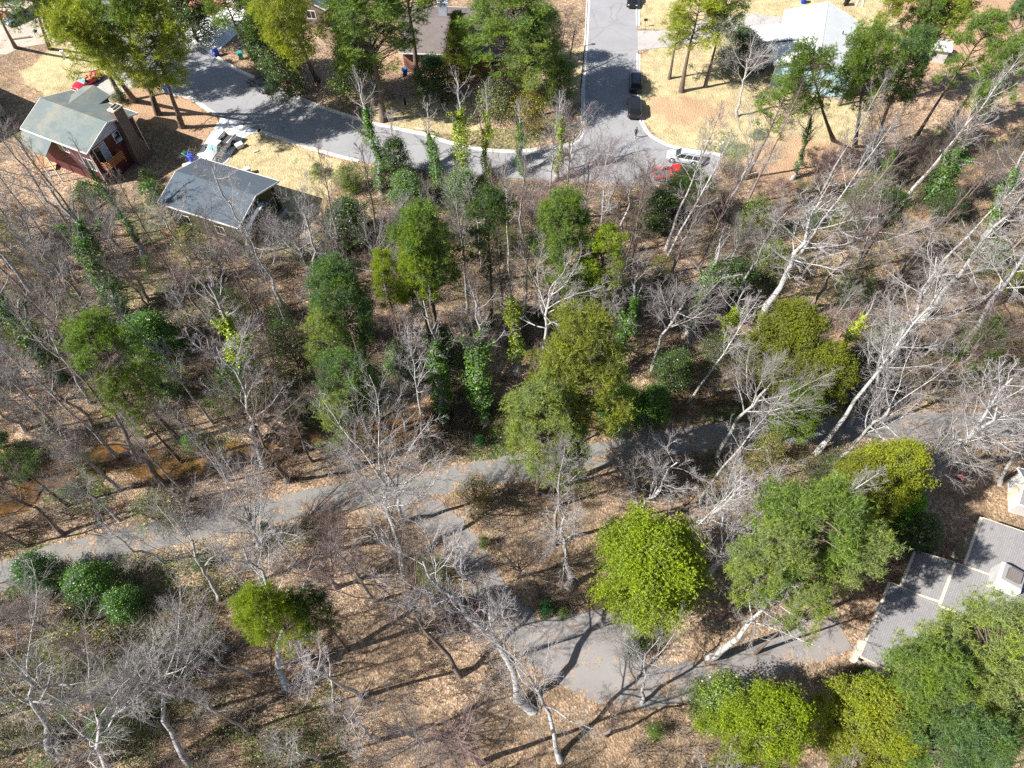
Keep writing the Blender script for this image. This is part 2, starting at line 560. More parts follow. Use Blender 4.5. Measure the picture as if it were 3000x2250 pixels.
path_px = [(-160, 1735), (0, 1690), (150, 1640), (400, 1578), (700, 1520), (880, 1478), (1000, 1455), (1130, 1435), (1250, 1418), (1400, 1390), (1560, 1362), (1750, 1335), (1927, 1302), (2100, 1278), (2240, 1270),
           (2420, 1258), (2680, 1246), (3000, 1236), (3200, 1225)]
path_line = catmull(gpoly(path_px), 5)
drive_px = [(1180, 1452), (1290, 1530), (1370, 1620), (1430, 1725), (1540, 1850), (1660, 1950), (1820, 2010), (2000, 2000), (2200, 1945), (2350, 1890), (2470, 1850)]
drive_line = catmull(gpoly(drive_px), 5)
creek_px = [(-160, 1520), (0, 1470), (100, 1400), (220, 1345), (330, 1330), (480, 1352), (650, 1322), (830, 1300), (1000, 1262), (1200, 1240), (1400, 1235), (1600, 1225), (1800, 1205), (2000, 1180), (2150, 1140),
            (2400, 1095), (2560, 1072), (2760, 1062), (3000, 1010), (3200, 960)]
creek_line = catmull(gpoly(creek_px), 4)
pad_poly = gpoly([(1500, 1845), (1620, 1808), (1760, 1785), (1850, 1788), (1885, 1815), (1880, 1900), (1905, 1990), (1800, 2040), (1700, 2020), (1610, 1950)])
truck_drive = gpoly([(648, 345), (764, 386), (735, 392), (716, 404), (690, 432), (668, 470), (650, 487), (600, 520), (540, 490), (577, 455)])
white_drive = gpoly([(534, 103), (626, 162), (660, 130), (700, 95), (760, 60), (740, 30), (640, 20), (600, 50)])
red_car_drive = gpoly([(398, 212), (425, 232), (380, 262), (330, 285), (270, 302), (215, 290), (250, 262), (310, 225), (345, 205)])
dirt_poly = gpoly([(-150, 150), (-150, -60), (130, -60), (150, 40), (235, 90), (230, 110), (150, 125), (60, 140), (20, 160)])
right_drive = gpoly([(1868, 90), (1935, 90), (1990, 85), (2080, 52), (2200, 40), (2300, 52), (2300, 104), (2200, 100), (2080, 112), (1990, 136), (1935, 140), (1869, 148)])
flat_polys = [street_poly, pad_poly, truck_drive, white_drive, red_car_drive, dirt_poly, right_drive]
HOUSE_FLAT = [(-36.2, 68.2, 9), (-57, 80, 10), (46, 101, 12), (42, 20, 12)]

def dev_dist(x, y):
    """Distance to roads, drives and houses, where the ground is level."""
    d = np.minimum(seg_dist(x, y, path_line) - 1.6, seg_dist(x, y, drive_line) - 1.6)
    for pl in flat_polys:
        dd = seg_dist(x, y, pl, True)
        d = np.minimum(d, np.where(in_poly(x, y, pl), 0, dd))
    for hx, hy, r in HOUSE_FLAT:
        d = np.minimum(d, np.maximum(np.hypot(x - hx, y - hy) - r, 0))
    return np.maximum(d, 0)

def ground_h(x, y):
    x = np.asarray(x, float); y = np.asarray(y, float)
    d = dev_dist(x, y)
    amp = np.clip((d - 0.8) / 5.0, 0, 1)
    h = (fbm(x, y, 16, 3) - 0.5) * 1.5 * amp + (fbm(x, y, 1.6, 8, 3) - 0.5) * 0.22 * np.clip((d - 0.5) / 1.5, 0, 1)
    c = seg_dist(x, y, creek_line)
    h = h - np.clip(1 - c / 3.2, 0, 1) ** 0.8 * 1.1 * np.clip(d / 2.5, 0, 1)
    return h - 0.02

def gh(x, y):
    return float(ground_h(np.array([x]), np.array([y]))[0])

def axis(lo, hi, step, far):
    mid = np.arange(lo, hi + step / 2, step)
    a = lo - np.cumsum(2.0 ** np.arange(0, 11)) * step * 2
    b = hi + np.cumsum(2.0 ** np.arange(0, 11)) * step * 2
    return np.concatenate([a[::-1], mid, b])
gx = axis(-100, 105, 0.5, 0)
gy = axis(-4, 150, 0.5, 0)
GX, GY = np.meshgrid(gx, gy)
X_, Y_ = GX.ravel(), GY.ravel()
Z_ = ground_h(X_, Y_)
nx, ny = len(gx), len(gy)
idx = np.arange(nx * ny).reshape(ny, nx)
quads = np.stack([idx[:-1, :-1], idx[:-1, 1:], idx[1:, 1:], idx[1:, :-1]], -1).reshape(-1, 4)
me = np_mesh('ground', np.stack([X_, Y_, Z_], -1), quads, True)

def zone(polys, soft=1.2):
    w = np.zeros(len(X_))
    jx = (fbm(X_, Y_, 3, 21, 3) - 0.5) * 3.0; jy = (fbm(X_, Y_, 3, 31, 3) - 0.5) * 3.0
    for pl in polys:
        g = gpoly(pl)
        ins = in_poly(X_ + jx, Y_ + jy, g)
        dd = seg_dist(X_ + jx, Y_ + jy, g, True)
        w = np.maximum(w, np.where(ins, np.clip(0.5 + dd / soft / 2, 0, 1), np.clip(0.5 - dd / soft / 2, 0, 1)))
    return w
lawn = zone([
    [(745, 378), (836, 411), (1000, 461), (975, 520), (960, 560), (935, 690), (880, 700), (780, 640), (700, 560), (640, 500), (700, 410)],
    [(1870, 200), (1900, 140), (1990, 130), (2080, 110), (2300, 108), (2420, 300), (2560, 300), (2480, 440), (2400, 500), (2250, 480), (2110, 460), (1970, 430), (1900, 393), (1877, 352)],
    [(1866, -60), (2600, -60), (2640, 60), (2560, 110), (2370, 60), (2250, 50), (2080, 50), (1990, 88), (1868, 90)],
    [(1090, 352), (1120, 295), (1230, 280), (1330, 300), (1400, 350), (1400, 400), (1250, 392), (1100, 365)],
    [(1600, 160), (1712, 130), (1708, 290), (1600, 300)],
    [(880, 650), (1000, 560), (1100, 620), (1000, 740), (760, 780), (700, 740)],
    [(200, 120), (390, 210), (330, 215), (200, 270), (140, 300), (60, 200)],
])
clay = zone([
    [(2150, 420), (2300, 400), (2520, 400), (2580, 480), (2540, 560), (2300, 560), (2150, 500)],
    [(2500, 440), (3000, 330), (3100, 600), (2800, 650), (2480, 620)],
    [(1010, 480), (1070, 490), (1070, 610), (1020, 600)],
    [(1090, 372), (1300, 402), (1540, 400), (1540, 440), (1300, 420), (1080, 390)],
    [(440, 240), (660, 350), (600, 440), (470, 380), (290, 310)],
    [(2550, -60), (3000, -60), (3000, 250), (2700, 200)],
    [(1900, 290), (2150, 290), (2150, 360), (1920, 380)],
], 2.5)
green = np.clip((fbm(X_, Y_, 11, 51) - 0.53) * 7, 0, 1) * 0.6 * (Y_ > 30) * (Y_ < 86)
for cx, cy, r in [(230, 1455, 5), (330, 1700, 5), (1050, 1130, 7), (250, 2150, 9), (2150, 1200, 5), (700, 1120, 6), (1450, 1290, 5), (2350, 620, 6), (900, 1180, 6), (100, 1680, 4), (1350, 560, 6), (2900, 980, 6), (480, 900, 6), (120, 900, 7), (2150, 440, 3)]:
    g = P(cx, cy)
    green = np.maximum(green, np.clip(1.3 - np.hypot(X_ - g.x, Y_ - g.y) / r, 0, 1) * np.clip((fbm(X_, Y_, 3, 61) - 0.3) * 3, 0, 1))
cd = seg_dist(X_, Y_, creek_line)
wet = np.clip(1.6 - cd / 1.7, 0, 1) * np.clip((fbm(X_, Y_, 3.5, 71) - 0.25) * 3, 0.2, 1)
dens = np.clip(0.5 + (fbm(X_, Y_, 8, 81) - 0.5) * 2.0, 0, 1)
a1 = me.color_attributes.new('zone', 'FLOAT_COLOR', 'POINT')
a1.data.foreach_set('color', np.stack([lawn, clay, green, np.ones_like(lawn)], -1).astype(np.float32).ravel())
a2 = me.color_attributes.new('zone_b', 'FLOAT_COLOR', 'POINT')
a2.data.foreach_set('color', np.stack([wet, dens, np.zeros_like(wet), np.ones_like(lawn)], -1).astype(np.float32).ravel())

def mat_ground():
    m, nt, b = new_mat('forest_floor')
    c = coords(nt)
    at = N(nt, 'ShaderNodeAttribute', attribute_name='zone')
    at2 = N(nt, 'ShaderNodeAttribute', attribute_name='zone_b')
    s1 = nt.nodes.new('ShaderNodeSeparateColor'); nt.links.new(at.outputs['Color'], s1.inputs[0])
    s2 = nt.nodes.new('ShaderNodeSeparateColor'); nt.links.new(at2.outputs['Color'], s2.inputs[0])
    v = N(nt, 'ShaderNodeTexVoronoi', i_Scale=5.0, i_Randomness=1.0)
    nt.links.new(c, v.inputs['Vector'])
    v2 = N(nt, 'ShaderNodeTexVoronoi', i_Scale=11.0)
    nt.links.new(c, v2.inputs['Vector'])
    big = noise(nt, c, 0.22, 6, 0.65)
    mid = noise(nt, c, 1.4, 5, 0.65)
    leafv = nt.nodes.new('ShaderNodeSeparateColor'); nt.links.new(v.outputs['Color'], leafv.inputs[0])
    leafw = nt.nodes.new('ShaderNodeSeparateColor'); nt.links.new(v2.outputs['Color'], leafw.inputs[0])
    litter = ramp(nt, leafv.outputs[0], [(0.0, (0.075, 0.048, 0.032)), (0.35, (0.215, 0.15, 0.105)), (0.7, (0.36, 0.27, 0.19)), (1.0, (0.66, 0.54, 0.42))])
    litter2 = ramp(nt, leafw.outputs[1], [(0.0, (0.10, 0.065, 0.045)), (0.5, (0.28, 0.20, 0.14)), (1.0, (0.54, 0.44, 0.33))])
    lit = mixc(nt, 0.5, litter, litter2)
    soil = ramp(nt, mid, [(0.3, (0.07, 0.055, 0.035)), (0.7, (0.19, 0.145, 0.10))])
    soilm = ramp(nt, mathn(nt, 'ADD', mathn(nt, 'MULTIPLY', mid, 0.6), mathn(nt, 'MULTIPLY', s2.outputs[1], 0.4)), [(0.42, 0.75), (0.6, 0.0)])
    col = mixc(nt, soilm, lit, soil)
    col = mixc(nt, ramp(nt, big, [(0.38, 0.1), (0.6, 0.6)]), col, mixc(nt, 1.0, lit, (1.3, 1.16, 1.02), 'MULTIPLY'))
    # dry lawn
    ln = noise(nt, c, 0.9, 6, 0.7)
    lf = noise(nt, c, 9.0, 4, 0.7)
    grass = ramp(nt, ln, [(0.25, (0.27, 0.235, 0.11)), (0.45, (0.43, 0.36, 0.20)), (0.7, (0.60, 0.50, 0.32))])
    grass = mixc(nt, ramp(nt, lf, [(0.3, 0.6), (0.5, 0.0)]), grass, (0.21, 0.17, 0.09))
    grass = mixc(nt, ramp(nt, noise(nt, c, 0.35, 5, 0.7), [(0.5, 0.0), (0.68, 0.6)]), grass, (0.33, 0.23, 0.15))
    gm = ramp(nt, mathn(nt, 'ADD', s1.outputs[0], mathn(nt, 'MULTIPLY', mathn(nt, 'SUBTRACT', mid, 0.5), 0.8)), [(0.42, 0.0), (0.58, 1.0)])
    col = mixc(nt, gm, col, grass)
    # orange clay and pine straw
    cl = ramp(nt, lf, [(0.25, (0.25, 0.14, 0.085)), (0.5, (0.42, 0.27, 0.17)), (0.75, (0.56, 0.40, 0.27))])
    cm = ramp(nt, mathn(nt, 'ADD', s1.outputs[1], mathn(nt, 'MULTIPLY', mathn(nt, 'SUBTRACT', big, 0.5), 1.6)), [(0.4, 0.0), (0.8, 0.85)])
    col = mixc(nt, cm, col, cl)
    # low green growth
    gr = ramp(nt, leafv.outputs[1], [(0.0, (0.018, 0.04, 0.012)), (0.6, (0.06, 0.11, 0.03)), (1.0, (0.17, 0.21, 0.06))])
    gmk = ramp(nt, mathn(nt, 'ADD', s1.outputs[2], mathn(nt, 'MULTIPLY', mathn(nt, 'SUBTRACT', noise(nt, c, 3.0, 5, 0.75), 0.5), 1.4)), [(0.5, 0.0), (0.62, 0.85)])
    col = mixc(nt, gmk, col, gr)
    # wet creek bed
    wetc = ramp(nt, mid, [(0.3, (0.055, 0.035, 0.02)), (0.7, (0.16, 0.10, 0.055))])
    col = mixc(nt, mathn(nt, 'MULTIPLY', s2.outputs[0], 0.85), col, wetc)
    nt.links.new(col, b.inputs['Base Color'])
    b.inputs['Roughness'].default_value = 0.95
    b.inputs['Specular IOR Level'].default_value = 0.1
    bump(nt, mathn(nt, 'ADD', v.outputs['Distance'], lf), b, 0.8, 0.10)
    return m
M['ground'] = mat_ground()
ground = new_obj('ground', me, None, [M['ground']])
tag(ground, kind='structure')

def sheet(name, poly, z, mat, cat_label=None):
    """A level paved area a few millimetres above the ground."""
    mb = MB()
    mb.prism(poly, z - 0.06, z)
    o = mb.build(name, mat)
    bm = bmesh.new(); bm.from_mesh(o.data)
    bmesh.ops.triangulate(bm, faces=[f for f in bm.faces if len(f.verts) > 4])
    bm.to_mesh(o.data); bm.free()
    return tag(o, kind='structure')

def ribbon(name, line, w, z, mat, jit=0.0, seed=1):
    rnd = random.Random(seed)
    L, R = [], []
    fine = catmull([tuple(p) for p in line], 3)
    for i, p in enumerate(fine):
        a = fine[max(i - 1, 0)]; c = fine[min(i + 1, len(fine) - 1)]
        d = Vector((c[0] - a[0], c[1] - a[1])).normalized()
        n = Vector((-d.y, d.x))
        L.append(Vector(p[:2]) + n * (w / 2 + rnd.uniform(-jit, jit)))
        R.append(Vector(p[:2]) - n * (w / 2 + rnd.uniform(-jit, jit)))
    mb = MB()
    k = len(L)
    vs = [(p.x, p.y, z) for p in L] + [(p.x, p.y, z) for p in R] + [(p.x, p.y, z - 0.08) for p in L] + [(p.x, p.y, z - 0.08) for p in R]
    fs = []
    for i in range(k - 1):
        fs += [(k + i, k + i + 1, i + 1, i), (i, i + 1, 2 * k + i + 1, 2 * k + i), (k + i, 3 * k + i, 3 * k + i + 1, k + i + 1)]
    mb.add(vs, fs)
    return tag(mb.build(name, mat), kind='structure')

sheet('street', street_poly, 0.020, M['asphalt'])
sheet('concrete_driveway', truck_drive, 0.030, M['white_concrete'])
sheet('white_driveway', white_drive, 0.034, M['white_concrete'])
sheet('side_driveway', red_car_drive, 0.034, M['drive_grey'])
sheet('dirt_driveway', dirt_poly, 0.012, M['dirt_drive'])
sheet('grey_driveway', right_drive, 0.030, M['drive_grey'])
ribbon('greenway_path', path_line, 2.8, 0.022, M['path_asphalt'], 0.16, 3)
ribbon('woodland_driveway', drive_line, 3.2, 0.027, M['leafy_asphalt'], 0.2, 5)
sheet('parking_pad', pad_poly, 0.032, M['old_asphalt'])

def kerb(name, pts, side, skip=()):
    """Kerb with a flat gutter, on the outer side of the line."""
    segs = []
    cur = []
    for p in pts:
        hit = any(in_poly(np.array([p[0]]), np.array([p[1]]), [(c[0] + (c[0] - sx) * 0.15, c[1] + (c[1] - sy) * 0.15) for c in pl])[0] for pl, sx, sy in skip)
        if hit:
            if len(cur) > 1: segs.append(cur)
            cur = []
        else:
            cur.append(Vector(p[:2]))
    if len(cur) > 1: segs.append(cur)
    mb = MB()
    for s in segs:
        rings = []
        for i, p in enumerate(s):
            d = (s[min(i + 1, len(s) - 1)] - s[max(i - 1, 0)]).normalized()
            n = Vector((-d.y, d.x)) * side
            pr = [(-0.38, 0.026), (0.0, 0.032), (0.04, 0.14), (0.18, 0.145), (0.22, -0.05), (-0.38, -0.05)]
            rings.append([(p.x + n.x * a, p.y + n.y * a, z) for a, z in pr])
        mb.loft(rings)
    return tag(mb.build(name, M['concrete']), kind='structure')
def ctr(pl):
    return (pl, sum(p[0] for p in pl) / len(pl), sum(p[1] for p in pl) / len(pl))
kerb('kerb_near', [p for p in near_edge if PX((p[0], p[1], 0))[0] < 1060], -1, [ctr(truck_drive), ctr(red_car_drive)])
kerb('kerb_far', far_edge[:-1], 1, [ctr(white_drive)])
kerb('kerb_west', left_curb, 1)
kerb('kerb_east', right_curb, -1, [ctr(right_drive)])

# creek water lying in the bed
def creek_water():
    V, F = [], []
    k = 0
    pts = catmull([tuple(p) for p in creek_line], 2)
    for i, p in enumerate(pts):
        d = Vector((pts[min(i + 1, len(pts) - 1)][0] - pts[max(i - 1, 0)][0], pts[min(i + 1, len(pts) - 1)][1] - pts[max(i - 1, 0)][1])).normalized()
        n = Vector((-d.y, d.x))
        w = 1.5 + 0.5 * sin(i * 0.7)
        for s in (-1, -0.5, 0, 0.5, 1):
            q = Vector(p[:2]) + n * w * s
            V.append((q.x, q.y, -0.88))
    n = len(pts)
    for i in range(n - 1):
        for j in range(4):
            a = i * 5 + j
            F.append((a, a + 1, a + 6, a + 5))
    me = bpy.data.meshes.new('creek_water')
    me.from_pydata(V, [], F)
    m, nt, b = new_mat('creek_water')
    nn = noise(nt, coords(nt), 0.6, 5)
    nt.links.new(ramp(nt, nn, [(0.35, (0.05, 0.03, 0.012)), (0.65, (0.22, 0.11, 0.03))]), b.inputs['Base Color'])
    b.inputs['Roughness'].default_value = 0.12
    bump(nt, noise(nt, coords(nt), 4, 3), b, 0.1, 0.05)
    tag(new_obj('creek_water', me, None, [m]), kind='structure')
creek_water()
# ------------------------------------------------------------ houses
def gable_house(name, label, loc, ang, L, W, ez, rz, wall, roof, over=0.45, z0=-0.6, trim='trim', rake=0.4):
    """Box with a gable roof: local x along the ridge. L and W are the roof's outer size."""
    t = empty(name, (loc[0], loc[1], 0), radians(ang), label, 'house')
    lx, ly = L / 2 - rake, W / 2 - over
    k = (rz - ez) / (W / 2)
    wz = ez + k * over - 0.14
    pz = rz - 0.16
    mb = MB()
    prof = [(-ly, z0), (ly, z0), (ly, wz), (0, pz), (-ly, wz)]
    mb.loft([[(x, y, z) for y, z in prof] for x in (-lx, lx)])
    mb.build('wall', wall, t)
    th = 0.14
    r = MB()
    for s in (-1, 1):
        r.slab([(-L / 2, s * W / 2, ez), (L / 2, s * W / 2, ez), (L / 2, s * 0.0, rz), (-L / 2, s * 0.0, rz)], th)
    ro = r.build('roof', roof, t)
    cap = MB()
    cap.slab([(-L / 2, -0.14, rz + 0.02 - k * 0.14), (L / 2, -0.14, rz + 0.02 - k * 0.14), (L / 2, 0, rz + 0.03), (-L / 2, 0, rz + 0.03)], 0.02)
    cap.slab([(-L / 2, 0.14, rz + 0.02 - k * 0.14), (L / 2, 0.14, rz + 0.02 - k * 0.14), (L / 2, 0, rz + 0.03), (-L / 2, 0, rz + 0.03)], 0.02)
    cap.build('ridge_cap', roof, ro)
    f = MB()
    for s in (-1, 1):
        y = s * (W / 2 + 0.055)
        f.box(-L / 2, L / 2, y - 0.05, y + 0.05, ez - 0.16, ez - 0.01)
    f.build('gutter', M[trim], t)
    f = MB()
    for x in (-L / 2 - 0.03, L / 2 + 0.03):
        for s in (-1, 1):
            f.loft([[(x - 0.025, s * W / 2, ez - 0.2), (x + 0.025, s * W / 2, ez - 0.2), (x + 0.025, s * W / 2, ez + 0.01), (x - 0.025, s * W / 2, ez + 0.01)],
                    [(x - 0.025, 0, rz - 0.2), (x + 0.025, 0, rz - 0.2), (x + 0.025, 0, rz + 0.01), (x - 0.025, 0, rz + 0.01)]])
    f.build('rake_board', M[trim], t)
    t['lx'], t['ly'] = lx, ly
    return t

def window(t, face, u0, u1, z0, z1, off, frame='trim', glass='glass', name='window', bar=True):
    """Window on a wall: face is 'x+', 'x-', 'y+' or 'y-'; u runs along the wall; off is the wall's distance from the middle."""
    s = 1 if face[1] == '+' else -1
    def q(u, d, z):
        return (s * (off + d), u, z) if face[0] == 'x' else (u, s * (off + d), z)
    def bx(mb, ua, ub, da, db, za, zb, mi=0):
        a, c = q(ua, da, za), q(ub, db, zb)
        mb.box(min(a[0], c[0]), max(a[0], c[0]), min(a[1], c[1]), max(a[1], c[1]), za, zb, mi)
    w = 0.09
    fr = MB()
    bx(fr, u0 - w, u1 + w, 0.0, 0.06, z0 - w, z0)
    bx(fr, u0 - w, u1 + w, 0.0, 0.06, z1, z1 + w)
    bx(fr, u0 - w, u0, 0.0, 0.06, z0, z1)
    bx(fr, u1, u1 + w, 0.0, 0.06, z0, z1)
    if bar:
        um = (u0 + u1) / 2
        bx(fr, um - 0.03, um + 0.03, 0.02, 0.055, z0, z1)
    o = fr.build(name, M[frame], t)
    g = MB()
    bx(g, u0, u1, 0.0, 0.03, z0, z1)
    g.build('pane', M[glass], o)
    return o

# dark shingled olive house
t = gable_house('olive_house', 'olive house with a dark slate shingle roof beside the white pickup', (-36.2, 68.2), -22, 11.6, 8.9, 4.0, 5.35, M['olive_siding'], M['slate'], 0.5, -0.8)
ex = MB()
ex.loft([[(x, y, z) for y, z in ((-4.0, -0.8), (0.9, -0.8), (0.9, 3.5), (-1.0, 4.2), (-4.0, 3.4))] for x in (5.2, 6.2)])
wing = ex.build('side_wing', M['olive_siding'], t)
r = MB()
r.slab([(5.42, -4.45, 3.42), (6.75, -4.45, 3.42), (6.75, -0.95, 4.42), (5.42, -0.95, 4.42)], 0.12)
r.slab([(5.42, 1.1, 3.7), (6.75, 1.1, 3.7), (6.75, -0.95, 4.42), (5.42, -0.95, 4.42)], 0.12)
r.build('wing_roof', M['slate'], wing)
f = MB()
f.box(6.72, 6.84, -1.15, -0.75, 4.2, 4.5)
f.build('fascia', M['trim'], wing)
window(t, 'x+', 2.0, 3.0, 1.2, 2.4, 5.35, bar=False)
window(t, 'y-', -3.6, -2.4, 1.2, 2.4, 3.95)
window(t, 'y-', 1.5, 2.7, 1.2, 2.4, 3.95)
window(t, 'y+', -0.5, 1.1, 1.1, 2.3, 3.95)
d = MB(); d.box(-3.2, -2.2, 3.95, 4.02, 0, 2.05); d.build('front_door', M['wood'], t)
b_ = MB(); b_.box(6.25, 6.55, 0.2, 3.6, -0.05, 0.4); b_.build('foundation_ledge', M['concrete'], t)
b_ = MB(); b_.bar((5.5, 3.4, 3.5), (5.55, 3.4, 0.2), 0.1); b_.bar((5.55, 3.4, 0.2), (7.4, 2.6, 0.06), 0.1); b_.build('downspout', M['black'], t)
lh = MB()
for i in range(5):
    lh.box(-5.2, -2.4, -5.2 - i * 0.3, -4.95 - i * 0.3, 0.5, 0.56)
for x in (-5.2, -2.5):
    for z in (0.9, 1.3):
        lh.box(x, x + 0.07, -6.5, -4.1, z, z + 0.07)
lh.box(-5.2, -2.4, -6.5, -6.43, 1.3, 1.37)
for x in (-5.2, -3.8, -2.47):
    lh.box(x, x + 0.08, -6.5, -6.42, -0.5, 1.4)
lh.build('back_deck', M['wood'], t)
ac = MB(); ac.box(-1.0, -0.1, 4.4, 5.2, 0.0, 0.75)
o = ac.build('condenser_unit', M['metal_grey'], t, 0.04)

# red house with the big chimney
t = gable_house('red_house', 'dark red house with weathered grey roof and tall brick chimney', (-56.45, 79.78), -26, 11.4, 9.0, 5.75, 7.35, M['red_siding'], M['old_shingle'], 0.5, -0.8, rake=0.55)
g = MB()
g.add([(5.18, -3.95, 5.45), (5.18, 3.95, 5.45), (5.18, 0, 7.05), (5.24, -3.95, 5.45), (5.24, 3.95, 5.45), (5.24, 0, 7.05)], [(0, 1, 2), (5, 4, 3), (0, 3, 4, 1), (1, 4, 5, 2), (2, 5, 3, 0)])
g.build('gable_panel', M['shade_blue_siding'], t)
sl = window(t, 'x+', -3.3, -1.5, 2.75, 5.2, 5.15, name='sliding_door')
pn = MB(); pn.box(5.16, 5.20, -2.35, -1.55, 2.8, 5.1); pn.build('curtain', M['pane_blue'], sl)
w = window(t, 'x+', 0.15, 1.05, 3.95, 5.2, 5.15, bar=False)
a = MB(); a.box(5.18, 5.55, 0.25, 0.95, 4.0, 4.45); a.build('air_conditioner', M['pane_blue'], w, 0.03)
window(t, 'x+', -2.9, -1.9, 0.2, 1.9, 5.15)
window(t, 'y-', -4.4, -3.0, 3.9, 5.0, 4.0)
window(t, 'y-', -0.5, 1.1, 3.9, 5.0, 4.0)
window(t, 'y-', 3.2, 4.8, 2.3, 3.9, 4.0)
d = MB()
for i in range(6):
    d.box(5.18, 6.45, -3.55 + i * 0.49, -3.09 + i * 0.49, 2.55, 2.62)
for y in (-3.55, -0.7):
    d.box(6.35, 6.45, y, y + 0.1, 2.0, 3.6)
    for z in (3.5, 3.15, 2.85):
        d.box(5.20, 6.40, y + 0.01, y + 0.08, z, z + 0.09)
for z in (3.52, 3.25, 3.0, 2.75):
    d.box(6.36, 6.43, -3.5, -0.65, z, z + 0.11)
d.build('balcony', M['wood'], t)
ch = MB()
ch.loft([[(x0, y0, z), (x1, y0, z), (x1, y1, z), (x0, y1, z)] for x0, x1, y0, y1, z in ((5.17, 6.25, 0.95, 3.2, -0.6), (5.17, 6.25, 0.95, 3.2, 2.2), (5.17, 6.10, 1.25, 2.75, 3.6), (5.17, 6.10, 1.25, 2.75, 8.0))])
c = ch.build('chimney', M['brick'], t)
k = MB(); k.box(5.10, 6.18, 1.18, 2.82, 8.0, 8.16); k.box(5.35, 5.92, 1.45, 2.5, 8.16, 8.4)
k.build('chimney_cap', M['beige_trim'], c)
k = MB(); k.box(5.42, 5.86, 1.52, 2.44, 8.36, 8.41); k.build('flue', M['black'], c)
cb = MB()
for y in (-3.98, 3.98):
    cb.box(5.10, 5.18, y - 0.06, y + 0.06, -0.5, 5.4)
for x in (-5.1,):
    cb.box(x - 0.06, x + 0.02, -4.06, -3.94, -0.5, 5.4)
cb.build('corner_board', M['trim'], t)
# cross gable at the street side and the low carport roof at the woods side
r = MB()
r.slab([(-4.4, 2.2, 6.15), (-4.4, 5.5, 6.15), (-2.0, 5.5, 7.0), (-2.0, 1.0, 7.0)], 0.12)
r.slab([(0.4, 2.2, 6.15), (0.4, 5.5, 6.15), (-2.0, 5.5, 7.0), (-2.0, 1.0, 7.0)], 0.12)
cg = r.build('cross_gable_roof', M['old_shingle'], t)
r = MB()
r.loft([[(x, y, z) for x, z in ((-4.0, -0.5), (0.0, -0.5), (0.0, 6.1), (-2.0, 6.8), (-4.0, 6.1))] for y in (3.5, 5.2)])
r.build('cross_gable_wall', M['red_siding'], cg)
r = MB()
r.slab([(-5.7, -6.2, 4.3), (-0.6, -6.2, 4.3), (-0.6, -4.2, 5.5), (-5.7, -4.2, 5.5)], 0.12)
pr = r.build('porch_roof', M['old_shingle'], t)
r = MB()
for x in (-5.5, -3.2, -0.9):
    r.box(x, x + 0.12, -6.1, -5.98, -0.5, 4.2)
r.build('porch_post', M['trim'], pr)

# house at the left edge with the blue-grey roof
a, b2 = P(30, 170, 3.6), P(47, 224, 3.6)
t = gable_house('grey_roofed_house', 'house with a plain blue-grey roof cut by the left edge', (-79.6, 88.0), -29, 11.0, 9.5, 3.9, 4.9, M['white_siding'], M['blue_roof'], 0.5, -0.5, trim='metal_grey')
rr = MB(); rr.loft([[(x, y, z) for y, z in ((-3.2, -0.4), (2.4, -0.4), (2.4, 3.7), (-3.2, 3.7))] for x in (5.0, 6.3)])
w_ = rr.build('entry_wing', M['white_siding'], t)
rr = MB(); rr.slab([(5.4, -4.0, 3.85), (6.9, -4.0, 3.85), (6.9, 2.8, 4.15), (5.4, 2.8, 4.15)], 0.12); rr.build('entry_roof', M['blue_roof'], w_)
window(t, 'y-', -2.0, -0.8, 1.2, 2.4, 4.25)

# white-roofed blue house
t = gable_house('blue_house', 'pale blue house with a white roof behind the tall pines', (45.85, 101.2), 72, 15.2, 11.4, 3.6, 5.9, M['blue_siding'], M['white_shingle'], 0.45, -0.5)
r = MB()
r.slab([(-2.2, 2.0, 5.2), (2.4, 2.0, 5.2), (2.4, 10.2, 3.1), (-2.2, 10.2, 3.1)], 0.12)
w_ = r.build('wing_roof', M['white_shingle'], t)
r = MB()
r.loft([[(x, y, z) for y, z in ((5.0, -0.4), (9.6, -0.4), (9.6, 3.0), (5.0, 3.9))] for x in (-1.8, 2.0)])
r.build('wing_wall', M['blue_siding'], w_)
r = MB()
r.slab([(7.5, 0.4, 3.2), (7.5, 3.4, 3.2), (11.0, 3.4, 2.7), (11.0, 0.4, 2.7)], 0.08)
w_ = r.build('porch_roof', M['white_shingle'], t)
r = MB(); r.box(10.8, 10.9, 0.5, 0.6, 0, 2.65); r.box(10.8, 10.9, 3.2, 3.3, 0, 2.65); r.build('porch_post', M['trim'], w_)
window(t, 'x-', -2.9, -1.7, 1.2, 2.5, 7.2)
window(t, 'x-', 1.8, 3.0, 1.2, 2.5, 7.2)
window(t, 'x-', -0.6, 0.6, 3.3, 4.3, 7.2, bar=False)
cb = MB()
for y in (-5.27, 5.27):
    cb.box(-7.28, -7.2, y - 0.08, y + 0.08, -0.4, 3.5)
cb.build('corner_board', M['trim'], t)
v = MB(); v.cyl((1.5, -3.0, 4.6), (1.5, -3.0, 5.1), 0.08, n=10); v.build('vent_pipe', M['black'], t)

